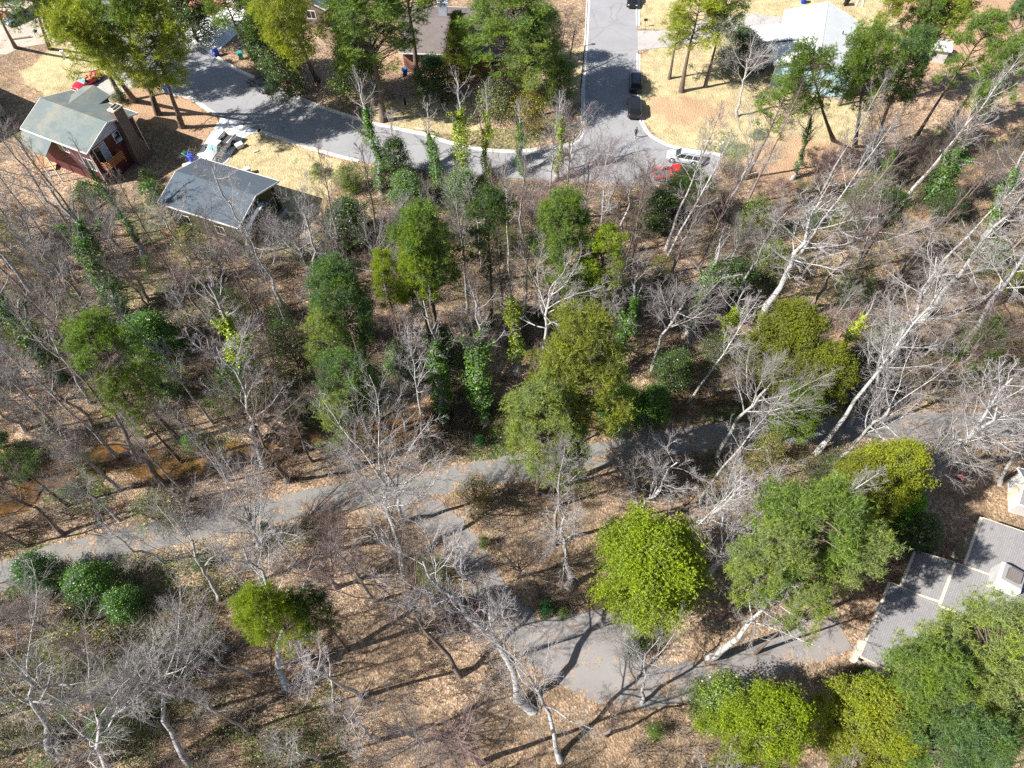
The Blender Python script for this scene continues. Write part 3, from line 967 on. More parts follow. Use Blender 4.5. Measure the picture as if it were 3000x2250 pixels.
# shaded brick house behind the cedar
t = gable_house('brick_house', 'shaded brick house with a brown roof behind the olive cedar', (-7.0, 105.6), -3, 19, 13.0, 3.0, 4.9, M['red_brick'], M['brown_shingle'], 0.5, -0.3)
k = MB()
k.loft([[(-3.6 - w_, 1.5 - q, z), (-3.6 + w_, 1.5 - q, z), (-3.6 + w_, 1.5 + q, z), (-3.6 - w_, 1.5 + q, z)] for w_, q, z in ((0.5, 0.4, 3.0), (0.65, 0.5, 5.6), (0.95, 0.6, 6.6))])
c = k.build('chimney', M['shade_blue_siding'], t)
window(t, 'y-', -6.5, -5.2, 1.2, 2.4, 6.0)
window(t, 'y-', 4.0, 5.4, 1.2, 2.4, 6.0)
d = MB(); d.box(0.5, 1.5, -6.07, -6.0, 0, 2.05); d.build('front_door', M['black'], t)

t = gable_house('dark_roofed_house', 'dark-roofed house between the evergreens at the upper edge', (-33.0, 118.5), 80, 13, 9.5, 3.1, 5.0, M['brick'], M['slate'], 0.5, -0.3)
window(t, 'x-', -2.6, -1.2, 1.2, 2.4, 6.1)
d = MB(); d.box(-6.16, -6.1, 1.0, 2.0, 0, 2.05); d.build('front_door', M['white_siding'], t)
t = gable_house('white_house', 'pale-walled house by the white driveway at the upper edge', (-50.0, 124.5), -24, 14, 9.0, 3.0, 4.7, M['white_siding'], M['white_shingle'], 0.5, -0.3)
window(t, 'y-', -3.0, -1.4, 1.2, 2.4, 4.0)
d = MB(); d.box(0.6, 1.6, -4.06, -4.0, 0, 2.05); d.build('front_door', M['wood'], t)
bp = MB(); bp.box(-2.0, 4.6, -8.5, -4.1, -0.2, 0.12); bp.box(1.0, 3.0, -9.6, -8.5, -0.2, 0.06)
bp.build('brick_patio', M['red_brick'], t)

# stepped grey-roofed house at the lower right
t = empty('stepped_house', (38.0, 15.5, 0), radians(55), 'house with stepped grey shingle roofs and beige gutters at the lower right', 'house')
def lw(v):
    q = Vector((v[0] - 38.0, v[1] - 15.5))
    a = radians(-55)
    return (q.x * cos(a) - q.y * sin(a), q.x * sin(a) + q.y * cos(a), v[2])
def block(nm, x0, x1, yl, yr, zl, zr, wallm, parent, over=0.4):
    """Single-slope roof: eave at local y = yl (left in the view), rising to y = yr."""
    r = MB()
    r.slab([(x0, yl, zl), (x1, yl, zl), (x1, yr, zr), (x0, yr, zr)], 0.14)
    ro = r.build('roof', M['grey_shingle'], parent)
    k = (zr - zl) / (yr - yl)
    s = -1 if yl > yr else 1
    ya, yb = yl + s * over, yr - s * 0.02
    w = MB()
    w.loft([[(x, ya, -0.4), (x, yb, -0.4), (x, yb, zr - 0.16), (x, ya, zl + k * (ya - yl) - 0.16)] for x in (x0 + over, x1 - over)])
    w.build('wall', wallm, parent)
    g = MB()
    y = yl - s * 0.1
    g.box(x0, x1, min(y - 0.1, y + 0.1), max(y - 0.1, y + 0.1), zl - 0.2, zl + 0.0)
    g.build('gutter', M['beige_trim'], parent)
    f = MB()
    for x in (x0 - 0.04, x1 + 0.04):
        f.loft([[(x - 0.03, yy, zz - 0.24), (x + 0.03, yy, zz - 0.24), (x + 0.03, yy, zz + 0.01), (x - 0.03, yy, zz + 0.01)] for yy, zz in ((yl, zl), (yr, zr))])
    f.build('rake_board', M['beige_trim'], parent)
    return ro
e1, e2 = lw(P(2519, 1920, 3.0)), lw(P(2610, 1717, 3.0))
yl = (e1[1] + e2[1]) / 2
e3 = lw(P(2680, 1640, 3.0))
block('a', e1[0], e2[0] + 0.3, yl, yl - 9.0, 3.0, 5.6, M['beige_siding'], t)
g1, g2 = lw(P(2797, 1655, 4.4)), lw(P(2757, 1770, 4.4))
block('b', e2[0] + 0.31, g1[0] + 0.2, yl - 0.9, (g1[1] + g2[1]) / 2 + 0.12, 3.05, 4.45, M['beige_siding'], t, 0.3)
block('c', g2[0] - 0.2, g1[0] + 0.1, (g1[1] + g2[1]) / 2, (g1[1] + g2[1]) / 2 - 9, 4.6, 7.6, M['beige_siding'], t, 0.2)
u1, u2 = lw(P(2870, 1520, 4.6)), lw(P(2836, 1652, 4.6))
block('d', g1[0] + 0.35, g1[0] + 5.6, (u1[1] + u2[1]) / 2, (u1[1] + u2[1]) / 2 - 10, 4.7, 7.9, M['beige_siding'], t, 0.2)
c0 = lw(P(2965, 1690, 7.0))
k = MB()
k.loft([[(c0[0] - a_, c0[1] - a_, z), (c0[0] + a_, c0[1] - a_, z), (c0[0] + a_, c0[1] + a_, z), (c0[0] - a_, c0[1] + a_, z)] for a_, z in ((0.95, 4.5), (0.95, 6.9), (0.8, 7.2))])
c = k.build('chimney', M['white_siding'], t)
k = MB(); k.box(c0[0] - 0.5, c0[0] + 0.5, c0[1] - 0.5, c0[1] + 0.5, 7.2, 7.5); k.build('flue', M['brown_shingle'], c)
bl = MB()
bb = lw(P(2500, 1935, 2.0))
bl.box(e1[0] - 0.6, e1[0] + 1.4, yl + 0.1, yl + 0.5, 2.3, 2.9)
bl.build('corner_post', M['beige_trim'], t)

# small sheds
t = gable_house('white_shed', 'small white shed beside a leaning pine in the upper right', tuple(P(2722, 168)[:2]), -12, 4.2, 3.2, 2.2, 2.9, M['white_siding'], M['white_shingle'], 0.2, -0.3, rake=0.2)
t['category'] = 'shed'
window(t, 'y-', -0.5, 0.4, 1.0, 1.7, 1.4, bar=False)
p = P(2992, 1442, 2.2)
t = gable_house('garden_shed', 'shed with a white gable and grey roof at the right edge below the path', (p.x + 2.3, p.y - 0.2), -20, 5.0, 4.0, 2.3, 3.4, M['white_siding'], M['grey_shingle'], 0.3, -0.3, rake=0.3)
t['category'] = 'shed'
d = MB(); d.box(-2.25, -2.2, -0.5, 0.5, 0, 2.0); d.build('door', M['beige_trim'], t)
# carport by the grey car
p = P(82, 26)
t = empty('carport', (p.x, p.y, 0), radians(-30), 'small open carport with a white front beam behind the grey hatchback', 'carport')
r = MB(); r.slab([(-2.0, -2.6, 2.4), (2.0, -2.6, 2.4), (2.0, 2.6, 2.7), (-2.0, 2.6, 2.7)], 0.1); r.build('roof', M['slate'], t)
r = MB(); r.box(-2.1, -2.0, -2.7, 2.7, 2.2, 2.75); r.build('front_beam', M['trim'], t)
for x, y in ((-1.9, -2.4), (1.9, -2.4), (-1.9, 2.4), (1.9, 2.4)):
    r = MB(); r.box(x - 0.06, x + 0.06, y - 0.06, y + 0.06, 0, 2.4); r.build('post', M['grey_wood'], t)

# ------------------------------------------------------------ vehicles
def wheel(t, x, y, r=0.34, w=0.22):
    s = 1 if y > 0 else -1
    mb = MB(); mb.cyl((x, y - s * w, r), (x, y, r), r, n=20)
    o = mb.build('wheel', M['rubber'], t, 0.03)
    mb = MB(); mb.cyl((x, y - s * 0.02, r), (x, y + s * 0.012, r), r * 0.62, r * 0.55, n=14)
    for i in range(5):
        a = i * 2 * pi / 5
        mb.bar((x, y + s * 0.018, r), (x + cos(a) * r * 0.55, y + s * 0.018, r + sin(a) * r * 0.55), 0.07, 0.02)
    mb.build('rim', M['rim'], o)

def body_ring(x, hw, zl, zt, shoulder=0.82):
    h = zt - zl
    pts = [(hw * 0.9, zl), (hw, zl + h * 0.3), (hw * 0.985, zl + h * 0.72), (hw * 0.93, zt - 0.04), (hw * shoulder, zt)]
    return [(x, y, z) for y, z in pts] + [(x, -y, z) for y, z in reversed(pts)]

def car(name, label, cat, loc, ang, L, W, H, paint, style='suv', group=None, glassm='glass', roof_mat=None):
    t = empty(name, loc, ang, label, cat, group)
    hw = W / 2
    belt = H * 0.60 if style in ('suv', 'hatch') else H * 0.64
    hood = belt - (0.05 if style == 'suv' else 0.08)
    x0, x1 = L / 2, -L / 2
    if style == 'pickup':
        cabf, cabr = x0 - L * 0.235, x0 - L * 0.56
    elif style == 'sedan' or style == 'convertible':
        cabf, cabr = x0 - L * 0.27, x0 - L * 0.80
    else:
        cabf, cabr = x0 - L * 0.24, x1 + 0.12
    rear_top = belt + 0.02
    rear_x = cabr if style == 'pickup' else x1
    st = [(x0, 0.78, 0.32, hood * 0.72), (x0 - 0.10, 0.9, 0.24, hood * 0.86), (x0 - 0.35, 0.97, 0.2, hood * 0.95), (x0 - L * 0.13, 1.0, 0.19, hood), (cabf, 1.0, 0.19, belt),
          ((cabf + cabr) / 2, 1.0, 0.19, rear_top), (cabr, 1.0, 0.19, rear_top)]
    if style != 'pickup':
        st += [(x1 + 0.3, 0.98, 0.2, rear_top - (0.03 if style != 'suv' else 0)), (x1 + 0.06, 0.93, 0.24, rear_top * 0.93), (x1, 0.86, 0.34, rear_top * 0.8)]
        if cabr < x1 + 0.3:
            st = [s for s in st if s[0] != cabr]
    body = MB()
    body.loft([body_ring(x, hw * k, zl, zt) for x, k, zl, zt in st])
    if style == 'pickup':
        bz = belt + 0.02
        bx0, bx1 = cabr - 0.04, x1
        for s in (-1, 1):
            ya, yb = s * hw * 0.99, s * (hw - 0.16)
            body.box(bx1, bx0, min(ya, yb), max(ya, yb), 0.42, bz)
        body.box(bx1, bx1 + 0.09, -hw * 0.98, hw * 0.98, 0.45, bz)
        body.box(bx0 - 0.07, bx0, -hw * 0.95, hw * 0.95, 0.45, bz)
    bo = body.build('body', M[paint], t, 0.035, True)
    bo.data.polygons.foreach_set('use_smooth', [True] * len(bo.data.polygons))
    if style == 'pickup':
        f = MB(); f.box(x1 + 0.1, cabr - 0.12, -hw + 0.17, hw - 0.17, 0.5, 0.62)
        for i in range(7):
            y = -hw + 0.25 + i * (W - 0.5) / 6
            f.box(x1 + 0.1, cabr - 0.12, y - 0.03, y + 0.03, 0.62, 0.635)
        f.build('truck_bed', M['bed_liner'], t)
    # glasshouse
    if style == 'convertible':
        wsm = MB()
        a, b_, zt = cabf - 0.05, cabf - 0.62, H
        wsm.slab([(a, hw * 0.84, belt), (a, -hw * 0.84, belt), (b_, -hw * 0.72, zt), (b_, hw * 0.72, zt)], 0.03)
        wsm.build('windshield', M['teal_glass'], t)
        tub = MB(); tub.box(cabr + 0.35, cabf - 0.35, -hw * 0.78, hw * 0.78, belt - 0.0, belt + 0.03); tub.build('cockpit', M['black'], t)
        for xx in (cabf - 1.25, cabf - 2.1):
            for s in (-1, 1):
                sm = MB()
                sm.box(xx - 0.25, xx + 0.3, s * 0.4 - 0.25, s * 0.4 + 0.25, belt + 0.03, belt + 0.12)
                sm.box(xx - 0.35, xx - 0.2, s * 0.4 - 0.25, s * 0.4 + 0.25, belt + 0.03, belt + 0.42)
                sm.build('seat', M['pink'], t, 0.04)
        rb = MB(); rb.box(cabr - 0.1, cabr + 0.3, -hw * 0.75, hw * 0.75, belt, belt + 0.14); rb.build('folded_top', M['dark_top'] if 'dark_top' in M else M['black'], t, 0.05)
    else:
        rf, rr_ = (cabf - 0.62, cabr + 0.06) if style == 'pickup' else (cabf - 0.7, cabr + (0.75 if style == 'sedan' else 0.22))
        wb, wt = hw * 0.90, hw * 0.74
        cab = MB()
        zt = H
        def ring(x, w, z):
            return [(x, -w, z), (x, w, z)]
        lower = [(cabf, wb, belt - 0.03), (cabr if style != 'suv' else cabr, wb, belt - 0.03)]
        vs = [(cabf, -wb, belt - 0.03), (cabf, wb, belt - 0.03), (cabr, wb, belt - 0.03), (cabr, -wb, belt - 0.03),
              (rf, -wt, zt - 0.03), (rf, wt, zt - 0.03), (rr_, wt, zt - 0.03), (rr_, -wt, zt - 0.03)]
        cab.add(vs, [(0, 3, 2, 1), (4, 5, 6, 7), (0, 1, 5, 4), (1, 2, 6, 5), (2, 3, 7, 6), (3, 0, 4, 7)])
        co = cab.build('cabin', M[paint], t, 0.05)
        rp = MB()
        rp.box(rr_ + 0.04, rf - 0.05, -wt + 0.06, wt - 0.06, zt - 0.035, zt)
        rp.build('roof_panel', M[roof_mat or paint], co, 0.012)
        def lerp(a, b, k):
            return Vector(a) + (Vector(b) - Vector(a)) * k
        def pane(nm, a, b, c, d, out, mat=glassm, ins=0.07):
            a, b, c, d = Vector(a), Vector(b), Vector(c), Vector(d)
            m_ = (a + b + c + d) / 4
            q = [m_ + (v - m_) * (1 - ins) + Vector(out) * 0.012 for v in (a, b, c, d)]
            n = Vector(out) * 0.03
            mb = MB()
            mb.add([*q, *[v - n for v in q]], [(0, 1, 2, 3), (7, 6, 5, 4), (0, 4, 5, 1), (1, 5, 6, 2), (2, 6, 7, 3), (3, 7, 4, 0)])
            return mb.build(nm, M[mat], t)
        up = (vs[4][2] - vs[0][2])
        nf = Vector((up, 0, cabf - rf)).normalized()
        nr = Vector((-up, 0, rr_ - cabr)).normalized()
        pane('windshield', vs[0], vs[1], vs[5], vs[4], nf, 'teal_glass' if paint in ('car_white', 'car_red') else glassm, 0.1)
        pane('rear_window', vs[3], vs[2], vs[6], vs[7], nr, glassm, 0.14)
        nw = 2 if style in ('pickup', 'sedan') else 3
        for s in (-1, 1):
            A, B = (vs[1], vs[2]) if s > 0 else (vs[0], vs[3])
            C_, D_ = (vs[5], vs[6]) if s > 0 else (vs[4], vs[7])
            for i in range(nw):
                k0, k1 = i / nw, (i + 1) / nw
                n = Vector((0, s * up, wb - wt)).normalized()
                pane('side_window', lerp(A, B, k0), lerp(A, B, k1), lerp(C_, D_, k1), lerp(C_, D_, k0), n, glassm, 0.14)
        if style == 'suv':
            rl = MB()
            for s in (-1, 1):
                rl.bar((rf - 0.1, s * (wt - 0.1), zt + 0.05), (rr_ + 0.1, s * (wt - 0.1), zt + 0.05), 0.05, 0.04)
                for xx in (rf - 0.12, rr_ + 0.14):
                    rl.bar((xx, s * (wt - 0.1), zt - 0.02), (xx, s * (wt - 0.1), zt + 0.05), 0.05, 0.05)
            rl.build('roof_rail', M['chrome'] if paint == 'car_silver' else M['black'], t)
    for s in (-1, 1):
        m_ = MB(); m_.box(cabf - 0.35, cabf - 0.15, s * (hw + 0.08) - 0.09, s * (hw + 0.08) + 0.09, belt, belt + 0.15)
        m_.build('side_mirror', M['black'] if style == 'pickup' else M[paint], t, 0.03)
        h = MB(); h.box(x0 - 0.22, x0 - 0.03, s * hw * 0.66 - 0.16, s * hw * 0.66 + 0.16, hood * 0.62, hood * 0.82); h.build('headlight', M['lamp_clear'], t, 0.02)
        h = MB(); h.box(x1 - 0.012, x1 + 0.12, s * hw * 0.88 - 0.06, s * hw * 0.88 + 0.06, belt * 0.68, belt * 0.86); h.build('tail_light', M['lamp_red'], t, 0.02)
    g = MB(); g.box(x0 - 0.06, x0 + 0.015, -hw * 0.42, hw * 0.42, hood * 0.45, hood * 0.7); g.build('grille', M['black'], t)
    b_ = MB(); b_.box(x0 - 0.12, x0 + 0.05, -hw * 0.85, hw * 0.85, 0.28, 0.45); b_.build('front_bumper', M['chrome'] if style == 'pickup' else M[paint], t, 0.04)
    b_ = MB(); b_.box(x1 - 0.06, x1 + 0.1, -hw * 0.9, hw * 0.9, 0.3, 0.48); b_.build('rear_bumper', M['chrome'] if style == 'pickup' else M['black'], t, 0.04)
    wr = 0.38 if style in ('pickup', 'suv') else 0.32
    wa, wz = x0 - L * 0.185, x1 + L * 0.2
    for x in (wa, wz):
        for s in (-1, 1):
            ar = MB(); ar.cyl((x, s * (hw - (0.12 if style == 'pickup' else 0.3)), wr + 0.02), (x, s * (hw + 0.004), wr + 0.02), wr + 0.07, n=20); ar.build('wheel_arch', M['rubber'], t)
            wheel(t, x, s * (hw + 0.02), wr, 0.24)
    return t

def along(a, b):
    """Ground middle and heading of the line from pixel a (rear) to pixel b (front)."""
    A, B = P(*a), P(*b)
    return (A + B) / 2, atan2(B.y - A.y, B.x - A.x)

c, an = along((685, 405), (608, 484))
car('pickup_truck', 'white pickup truck with open dark bed parked on the pale concrete driveway', 'pickup truck', (c.x, c.y, 0.03), an, 5.7, 1.95, 1.8, 'car_white', 'pickup')
c, an = along((1860, 219), (1861, 283))
car('parked_car', 'dark suv parked higher up the side street, the upper of two nose to tail', 'car', (c.x, c.y, 0.02), an + pi, 4.7, 1.85, 1.68, 'car_navy', 'suv', 'dark cars parked along the side street')
c, an = along((1856, 290), (1857, 359))
car('parked_car', 'black suv with a large glass roof panel parked closest to the street corner', 'car', (c.x, c.y, 0.02), an + pi, 4.7, 1.85, 1.68, 'car_black', 'suv', 'dark cars parked along the side street', roof_mat='glass_blue' if 'glass_blue' in M else None)
c, an = along((1851, -25), (1852, 38))
car('parked_car', 'black car facing the camera at the upper edge of the side street', 'car', (c.x, c.y, 0.02), an, 4.7, 1.85, 1.6, 'car_black', 'hatch', 'dark cars parked along the side street')
c, an = along((2046, 478), (1958, 464))
car('parked_car', 'silver wagon with black glass parked at the end of the street beside the lawn', 'car', (c.x, c.y, 0.02), an, 4.75, 1.85, 1.62, 'car_silver', 'suv')
c, an = along((1925, 521), (2016, 519))
car('pickup_truck', 'bright red pickup with a dark bed half hidden under the small dark pine', 'pickup truck', (c.x, c.y, 0.02), an, 5.3, 1.9, 1.7, 'car_bright_red', 'pickup')
c, an = along((298, 222), (222, 272))
car('convertible', 'dark red convertible with its top down on the narrow side driveway', 'car', (c.x, c.y, 0.03), an, 4.7, 1.8, 1.3, 'car_red', 'convertible')
c, an = along((795, 275), (735, 238))
car('parked_car', 'dark car parked at the kerb half under the evergreens', 'car', (c.x, c.y, 0.02), an, 4.6, 1.8, 1.45, 'car_dark', 'sedan')
c, an = along((72, 52), (35, 72))
car('parked_car', 'blue-grey hatchback on the dirt drive in the upper left corner', 'car', (c.x, c.y, 0.02), an, 4.2, 1.8, 1.5, 'car_slate', 'hatch')
c, an = along((2240, 170), (2222, 205))
car('parked_car', 'dark blue car in the shade beside the pale blue house', 'car', (c.x, c.y, 0.0), an, 4.4, 1.8, 1.45, 'car_navy', 'sedan')

# ------------------------------------------------------------ bins, boxes, posts and small things
def wheeled_bin(label, px, ang, col, lid_open=False, lidcol=None):
    p = P(*px)
    z = max(gh(p.x, p.y), 0.0)
    t = empty('wheeled_bin', (p.x, p.y, z), ang, label, 'wheeled bin', 'wheeled bins')
    b = MB()
    b.loft([[(-a, -w, h), (a, -w, h), (a, w, h), (-a, w, h)] for a, w, h in ((0.26, 0.24, 0.06), (0.36, 0.31, 1.0), (0.39, 0.34, 1.0), (0.39, 0.34, 1.06))])
    b.build('body', M[col], t, 0.03)
    l = MB()
    if lid_open:
        l.slab([(-0.42, -0.34, 1.05), (-0.42, 0.34, 1.05), (-0.62, 0.34, 0.4), (-0.62, -0.34, 0.4)], 0.05)
        i = MB(); i.box(-0.35, 0.35, -0.3, 0.3, 1.055, 1.066); i.build('opening', M['black'], t)
    else:
        l.loft([[(-a, -w, h), (a, -w, h), (a, w, h), (-a, w, h)] for a, w, h in ((0.43, 0.37, 1.06), (0.43, 0.37, 1.1), (0.33, 0.28, 1.16))])
    l.build('lid', M[lidcol or col], t, 0.02)
    hd = MB(); hd.bar((-0.46, -0.26, 1.0), (-0.46, 0.26, 1.0), 0.05); hd.build('handle', M['black'], t)
    for s in (-1, 1):
        w = MB(); w.cyl((-0.28, s * 0.2, 0.13), (-0.28, s * 0.29, 0.13), 0.13, n=12); w.build('wheel', M['rubber'], t)
    return t
wheeled_bin('royal blue wheeled bin with its lid open by the white driveway', (637, 163), 0.6, 'bin_blue', True)
wheeled_bin('teal wheeled bin on the verge beside a pine trunk', (708, 172), 0.3, 'bin_teal', False)
wheeled_bin('light blue wheeled bin behind the leaning pine trunk at the kerb', (493, 274), 0.2, 'bin_light')
wheeled_bin('dark green wheeled bin behind the olive house', (548, 466), 2.6, 'bin_green')
wheeled_bin('royal blue wheeled bin touching the roof corner of the olive house', (563, 474), 2.6, 'bin_blue')
wheeled_bin('blue wheeled bin in deep shade of the evergreens', (1188, 222), 0.2, 'bin_light')
wheeled_bin('green wheeled bin with a pale lid beside the lamp post', (1664, 198), 0.1, 'bin_green', False, 'trim')
wheeled_bin('black wheeled bin behind the white roof', (2476, 18), 0.1, 'black')

def simple(name, label, cat, px, build, mat, ang=0.0, bev=0.0, z=None, group=None):
    p = P(*px)
    mb = MB(); build(mb)
    o = mb.build(name, mat, None, bev)
    o.location = (p.x, p.y, (max(gh(p.x, p.y), 0) if z is None else z))
    o.rotation_euler = (0, 0, ang)
    return tag(o, label, cat, group)

def mailbox(label, px, ang):
    p = P(*px)
    t = empty('mailbox', (p.x, p.y, 0.0), ang, label, 'mailbox', 'roadside mailboxes')
    b = MB(); b.box(-0.05, 0.05, -0.05, 0.05, -0.1, 1.05); b.box(-0.3, 0.3, -0.04, 0.04, 0.95, 1.03); b.build('post', M['grey_wood'], t)
    b = MB()
    prof = [(-0.11, 1.05), (0.11, 1.05), (0.11, 1.2), (0.08, 1.27), (0, 1.3), (-0.08, 1.27), (-0.11, 1.2)]
    b.loft([[(x, y, z) for y, z in prof] for x in (-0.28, 0.28)])
    b.build('box', M['black'], t, 0.01)
    b = MB(); b.box(0.02, 0.2, 0.112, 0.125, 1.15, 1.3); b.build('flag', M['lamp_red'], t)
mailbox('black mailbox on a post where the concrete driveway meets the street', (766, 402), 1.2)
mailbox('dark mailbox on the dry verge of the side street', (1889, 78), 0.0)
mailbox('dark mailbox beside the yellow-green bush and the three pine trunks', (420, 218), 0.5)

p = P(1702, 256)
t = empty('street_lamp', (p.x, p.y, 0), 0, 'slim dark street lamp post on the verge of the side street', 'street lamp')
b = MB(); b.cyl((0, 0, -0.2), (0, 0, 6.6), 0.10, 0.06, n=12); b.build('post', M['black'], t)
b = MB(); b.cyl((0, 0, 6.5), (1.1, 0, 6.8), 0.04, 0.035, n=8); b.build('arm', M['black'], t)
b = MB(); b.box(0.9, 1.5, -0.14, 0.14, 6.74, 6.86); b.build('lamp_head', M['metal_grey'], t, 0.04)

simple('utility_box', 'white utility box on the lawn behind the pickup', 'utility box', (703, 432), lambda m: (m.box(-0.5, 0.5, -0.35, 0.35, 0, 0.55), m.box(-0.55, 0.55, -0.4, 0.4, 0.55, 0.62)), M['trim'], 0.7, 0.03)
simple('utility_box', 'small pale box with a dark side by the gutter of the olive house', 'utility box', (728, 508), lambda m: (m.box(-0.4, 0.4, -0.3, 0.3, 0, 0.8), m.box(-0.44, 0.44, -0.34, 0.34, 0.8, 0.86)), M['concrete'], 0.5, 0.03)
simple('stepping_stone', 'pale slab lying beside the dark green bin', 'slab', (551, 484), lambda m: m.box(-0.7, 0.7, -0.5, 0.5, 0, 0.1), M['trim'], 0.5, 0.02)
simple('stepping_stone', 'pale flat stone on the dry lawn near the pickup', 'stone', (750, 444), lambda m: m.box(-0.4, 0.4, -0.22, 0.22, 0, 0.12), M['stone'], 0.6, 0.04)
simple('dirt_bike', 'small dark kettle grill on the dirt at the upper left', 'grill', (112, 108), lambda m: (m.cyl((0, 0, 0.75), (0, 0, 0.95), 0.18, 0.34, 14), m.cyl((0, 0, 0.95), (0, 0, 1.2), 0.35, 0.12, 14),
       [m.bar((0.24 * cos(a), 0.24 * sin(a), 0.8), (0.34 * cos(a), 0.34 * sin(a), 0), 0.04) for a in (0, 2.1, 4.2)]), M['black']).name = 'kettle_grill'
simple('yard_ornament', 'small white post in the grass behind the red convertible', 'post', (191, 170), lambda m: (m.box(-0.18, 0.18, -0.1, 0.1, 0, 0.9), m.box(-0.3, 0.3, -0.14, 0.14, 0.9, 1.15)), M['trim'], 0.2, 0.02)
def ball(m, r=0.3):
    rings = []
    for i in range(1, 10):
        a = pi * i / 10
        rings.append([(r * sin(a) * cos(2 * pi * j / 14), r * sin(a) * sin(2 * pi * j / 14), r - r * cos(a)) for j in range(14)])
    m.loft(rings)
simple('play_ball', 'bright red ball lying on the leaves by the pale tree trunk', 'ball', (2810, 1401), lambda m: ball(m, 0.36), M['red_ball'])
simple('plastic_barrel', 'blue plastic barrel in the yard behind the white roof', 'barrel', (2351, 12), lambda m: m.loft([[(r * cos(2 * pi * j / 16), r * sin(2 * pi * j / 16), z) for j in range(16)] for r, z in ((0.34, 0), (0.4, 0.2), (0.42, 0.6), (0.4, 1.0), (0.33, 1.1))]), M['bin_blue'])
simple('tarp_heap', 'folded salmon tarp heap by the dirt drive in the corner', 'tarp', (14, 44), lambda m: (m.box(-1.0, 0.9, -0.8, 0.7, 0, 0.5, taper=0.6), m.box(-0.3, 1.1, -1.2, 0.1, 0, 0.8, taper=0.5)), M['pink'], 0.4, 0.12)
simple('cardboard_heap', 'flattened orange-tan cardboard sheets behind the red house', 'cardboard', (150, 470), lambda m: (m.slab([(-1.8, -1.0, 0.5), (0.3, -1.4, 0.3), (0.8, 1.0, 0.55), (-1.2, 1.3, 0.9)], 0.06), m.slab([(0.2, -1.2, 0.3), (2.4, -0.8, 0.7), (2.2, 1.2, 0.4), (0.5, 0.9, 0.6)], 0.06),
       m.slab([(-1.2, -2.2, 0.2), (0.8, -2.4, 0.3), (1.0, -1.2, 0.5), (-1.3, -1.0, 0.5)], 0.06)), M['cardboard'], 0.3)
for i, (px, a) in enumerate([((2512, 6), 1.1), ((2528, 8), 1.2)]):
    simple('plank', ['pale plank leaning left in the bare yard behind the white roof', 'wider pale plank next to it in the yard behind the white roof'][i], 'plank', px, lambda m: m.box(-1.6, 1.6, -0.14, 0.14, 0, 0.09), M['beige_trim'], a, 0.01, group='planks in the yard')
simple('log_bench', 'pale cut log lying on bare ground by the grey driveway at upper left', 'log', (65, 113), lambda m: m.cyl((-1.3, 0, 0.2), (1.3, 0, 0.2), 0.2, 0.17, 12), M['dead_wood'], 0.25).name = 'fallen_log'
logs = [((440, 1338), 3.4, 0.05, 'pale broken log lying across the creek bank between two shadows'), ((2175, 1150), 1.6, -0.3, 'short pale log on the leaves above the path'),
        ((2150, 1128), 3.6, 0.12, 'long grey log lying below the dense olive tree'), ((2540, 1118), 3.0, 0.3, 'thin grey log by the creek beside the leaning trunk'),
        ((1245, 382), 2.6, -0.3, 'pale fallen branch on the grass island between the two streets'), ((300, 600), 3.8, 0.9, 'dark log in the brush under the red house'),
        ((2620, 72), 1.6, 0.1, 'pale log on the yard left of the white shed'), ((1710, 1290), 3.2, 0.5, 'grey log beside the path under the largest pine')]
for px, L, a, lb in logs:
    p = P(*px); z = gh(p.x, p.y)
    m = MB(); m.loft([[(x, r * cos(2 * pi * j / 9) + 0.06 * sin(x * 2), r * sin(2 * pi * j / 9) + 0.1, ) for j in range(9)] for x, r in ((-L / 2, 0.15), (-L / 6, 0.17), (L / 6, 0.13), (L / 2, 0.08))])
    m.bar((0, 0, 0.15), (0.5, 0.4, 0.35), 0.07)
    o = m.build('fallen_log', M['dead_wood'], None, 0.0, True)
    o.location = (p.x, p.y, z + 0.05); o.rotation_euler = (0, 0, a)
    tag(o, lb, 'log', 'fallen logs')
p = P(1187, 308)
o = simple('tree_stump', 'short dark upright stump on the dry grass island', 'stump', (1187, 304), lambda m: m.loft([[(r * cos(2 * pi * j / 10), r * sin(2 * pi * j / 10), z) for j in range(10)] for r, z in ((0.22, -0.1), (0.16, 0.3), (0.14, 1.0))]), M['black'])
# pale stones edging the lawn
rnd = random.Random(4)
for i in range(9):
    p = P(2046 + i * 9, 418 + rnd.uniform(-6, 7))
    m = MB(); r_ = rnd.uniform(0.12, 0.22)
    m.loft([[(r * cos(2 * pi * j / 7) * rnd.uniform(0.8, 1.2), r * sin(2 * pi * j / 7), z) for j in range(7)] for r, z in ((r_, 0), (r_ * 1.05, r_ * 0.5), (r_ * 0.5, r_ * 0.9))])
    o = m.build('edging_stone', M['trim'], None, 0.02); o.location = (p.x, p.y, 0); o.rotation_euler = (0, 0, rnd.uniform(0, 3))
    tag(o, 'small pale stone in the loose row at the lawn edge above the silver wagon', 'stone', 'pale stones edging the lawn')

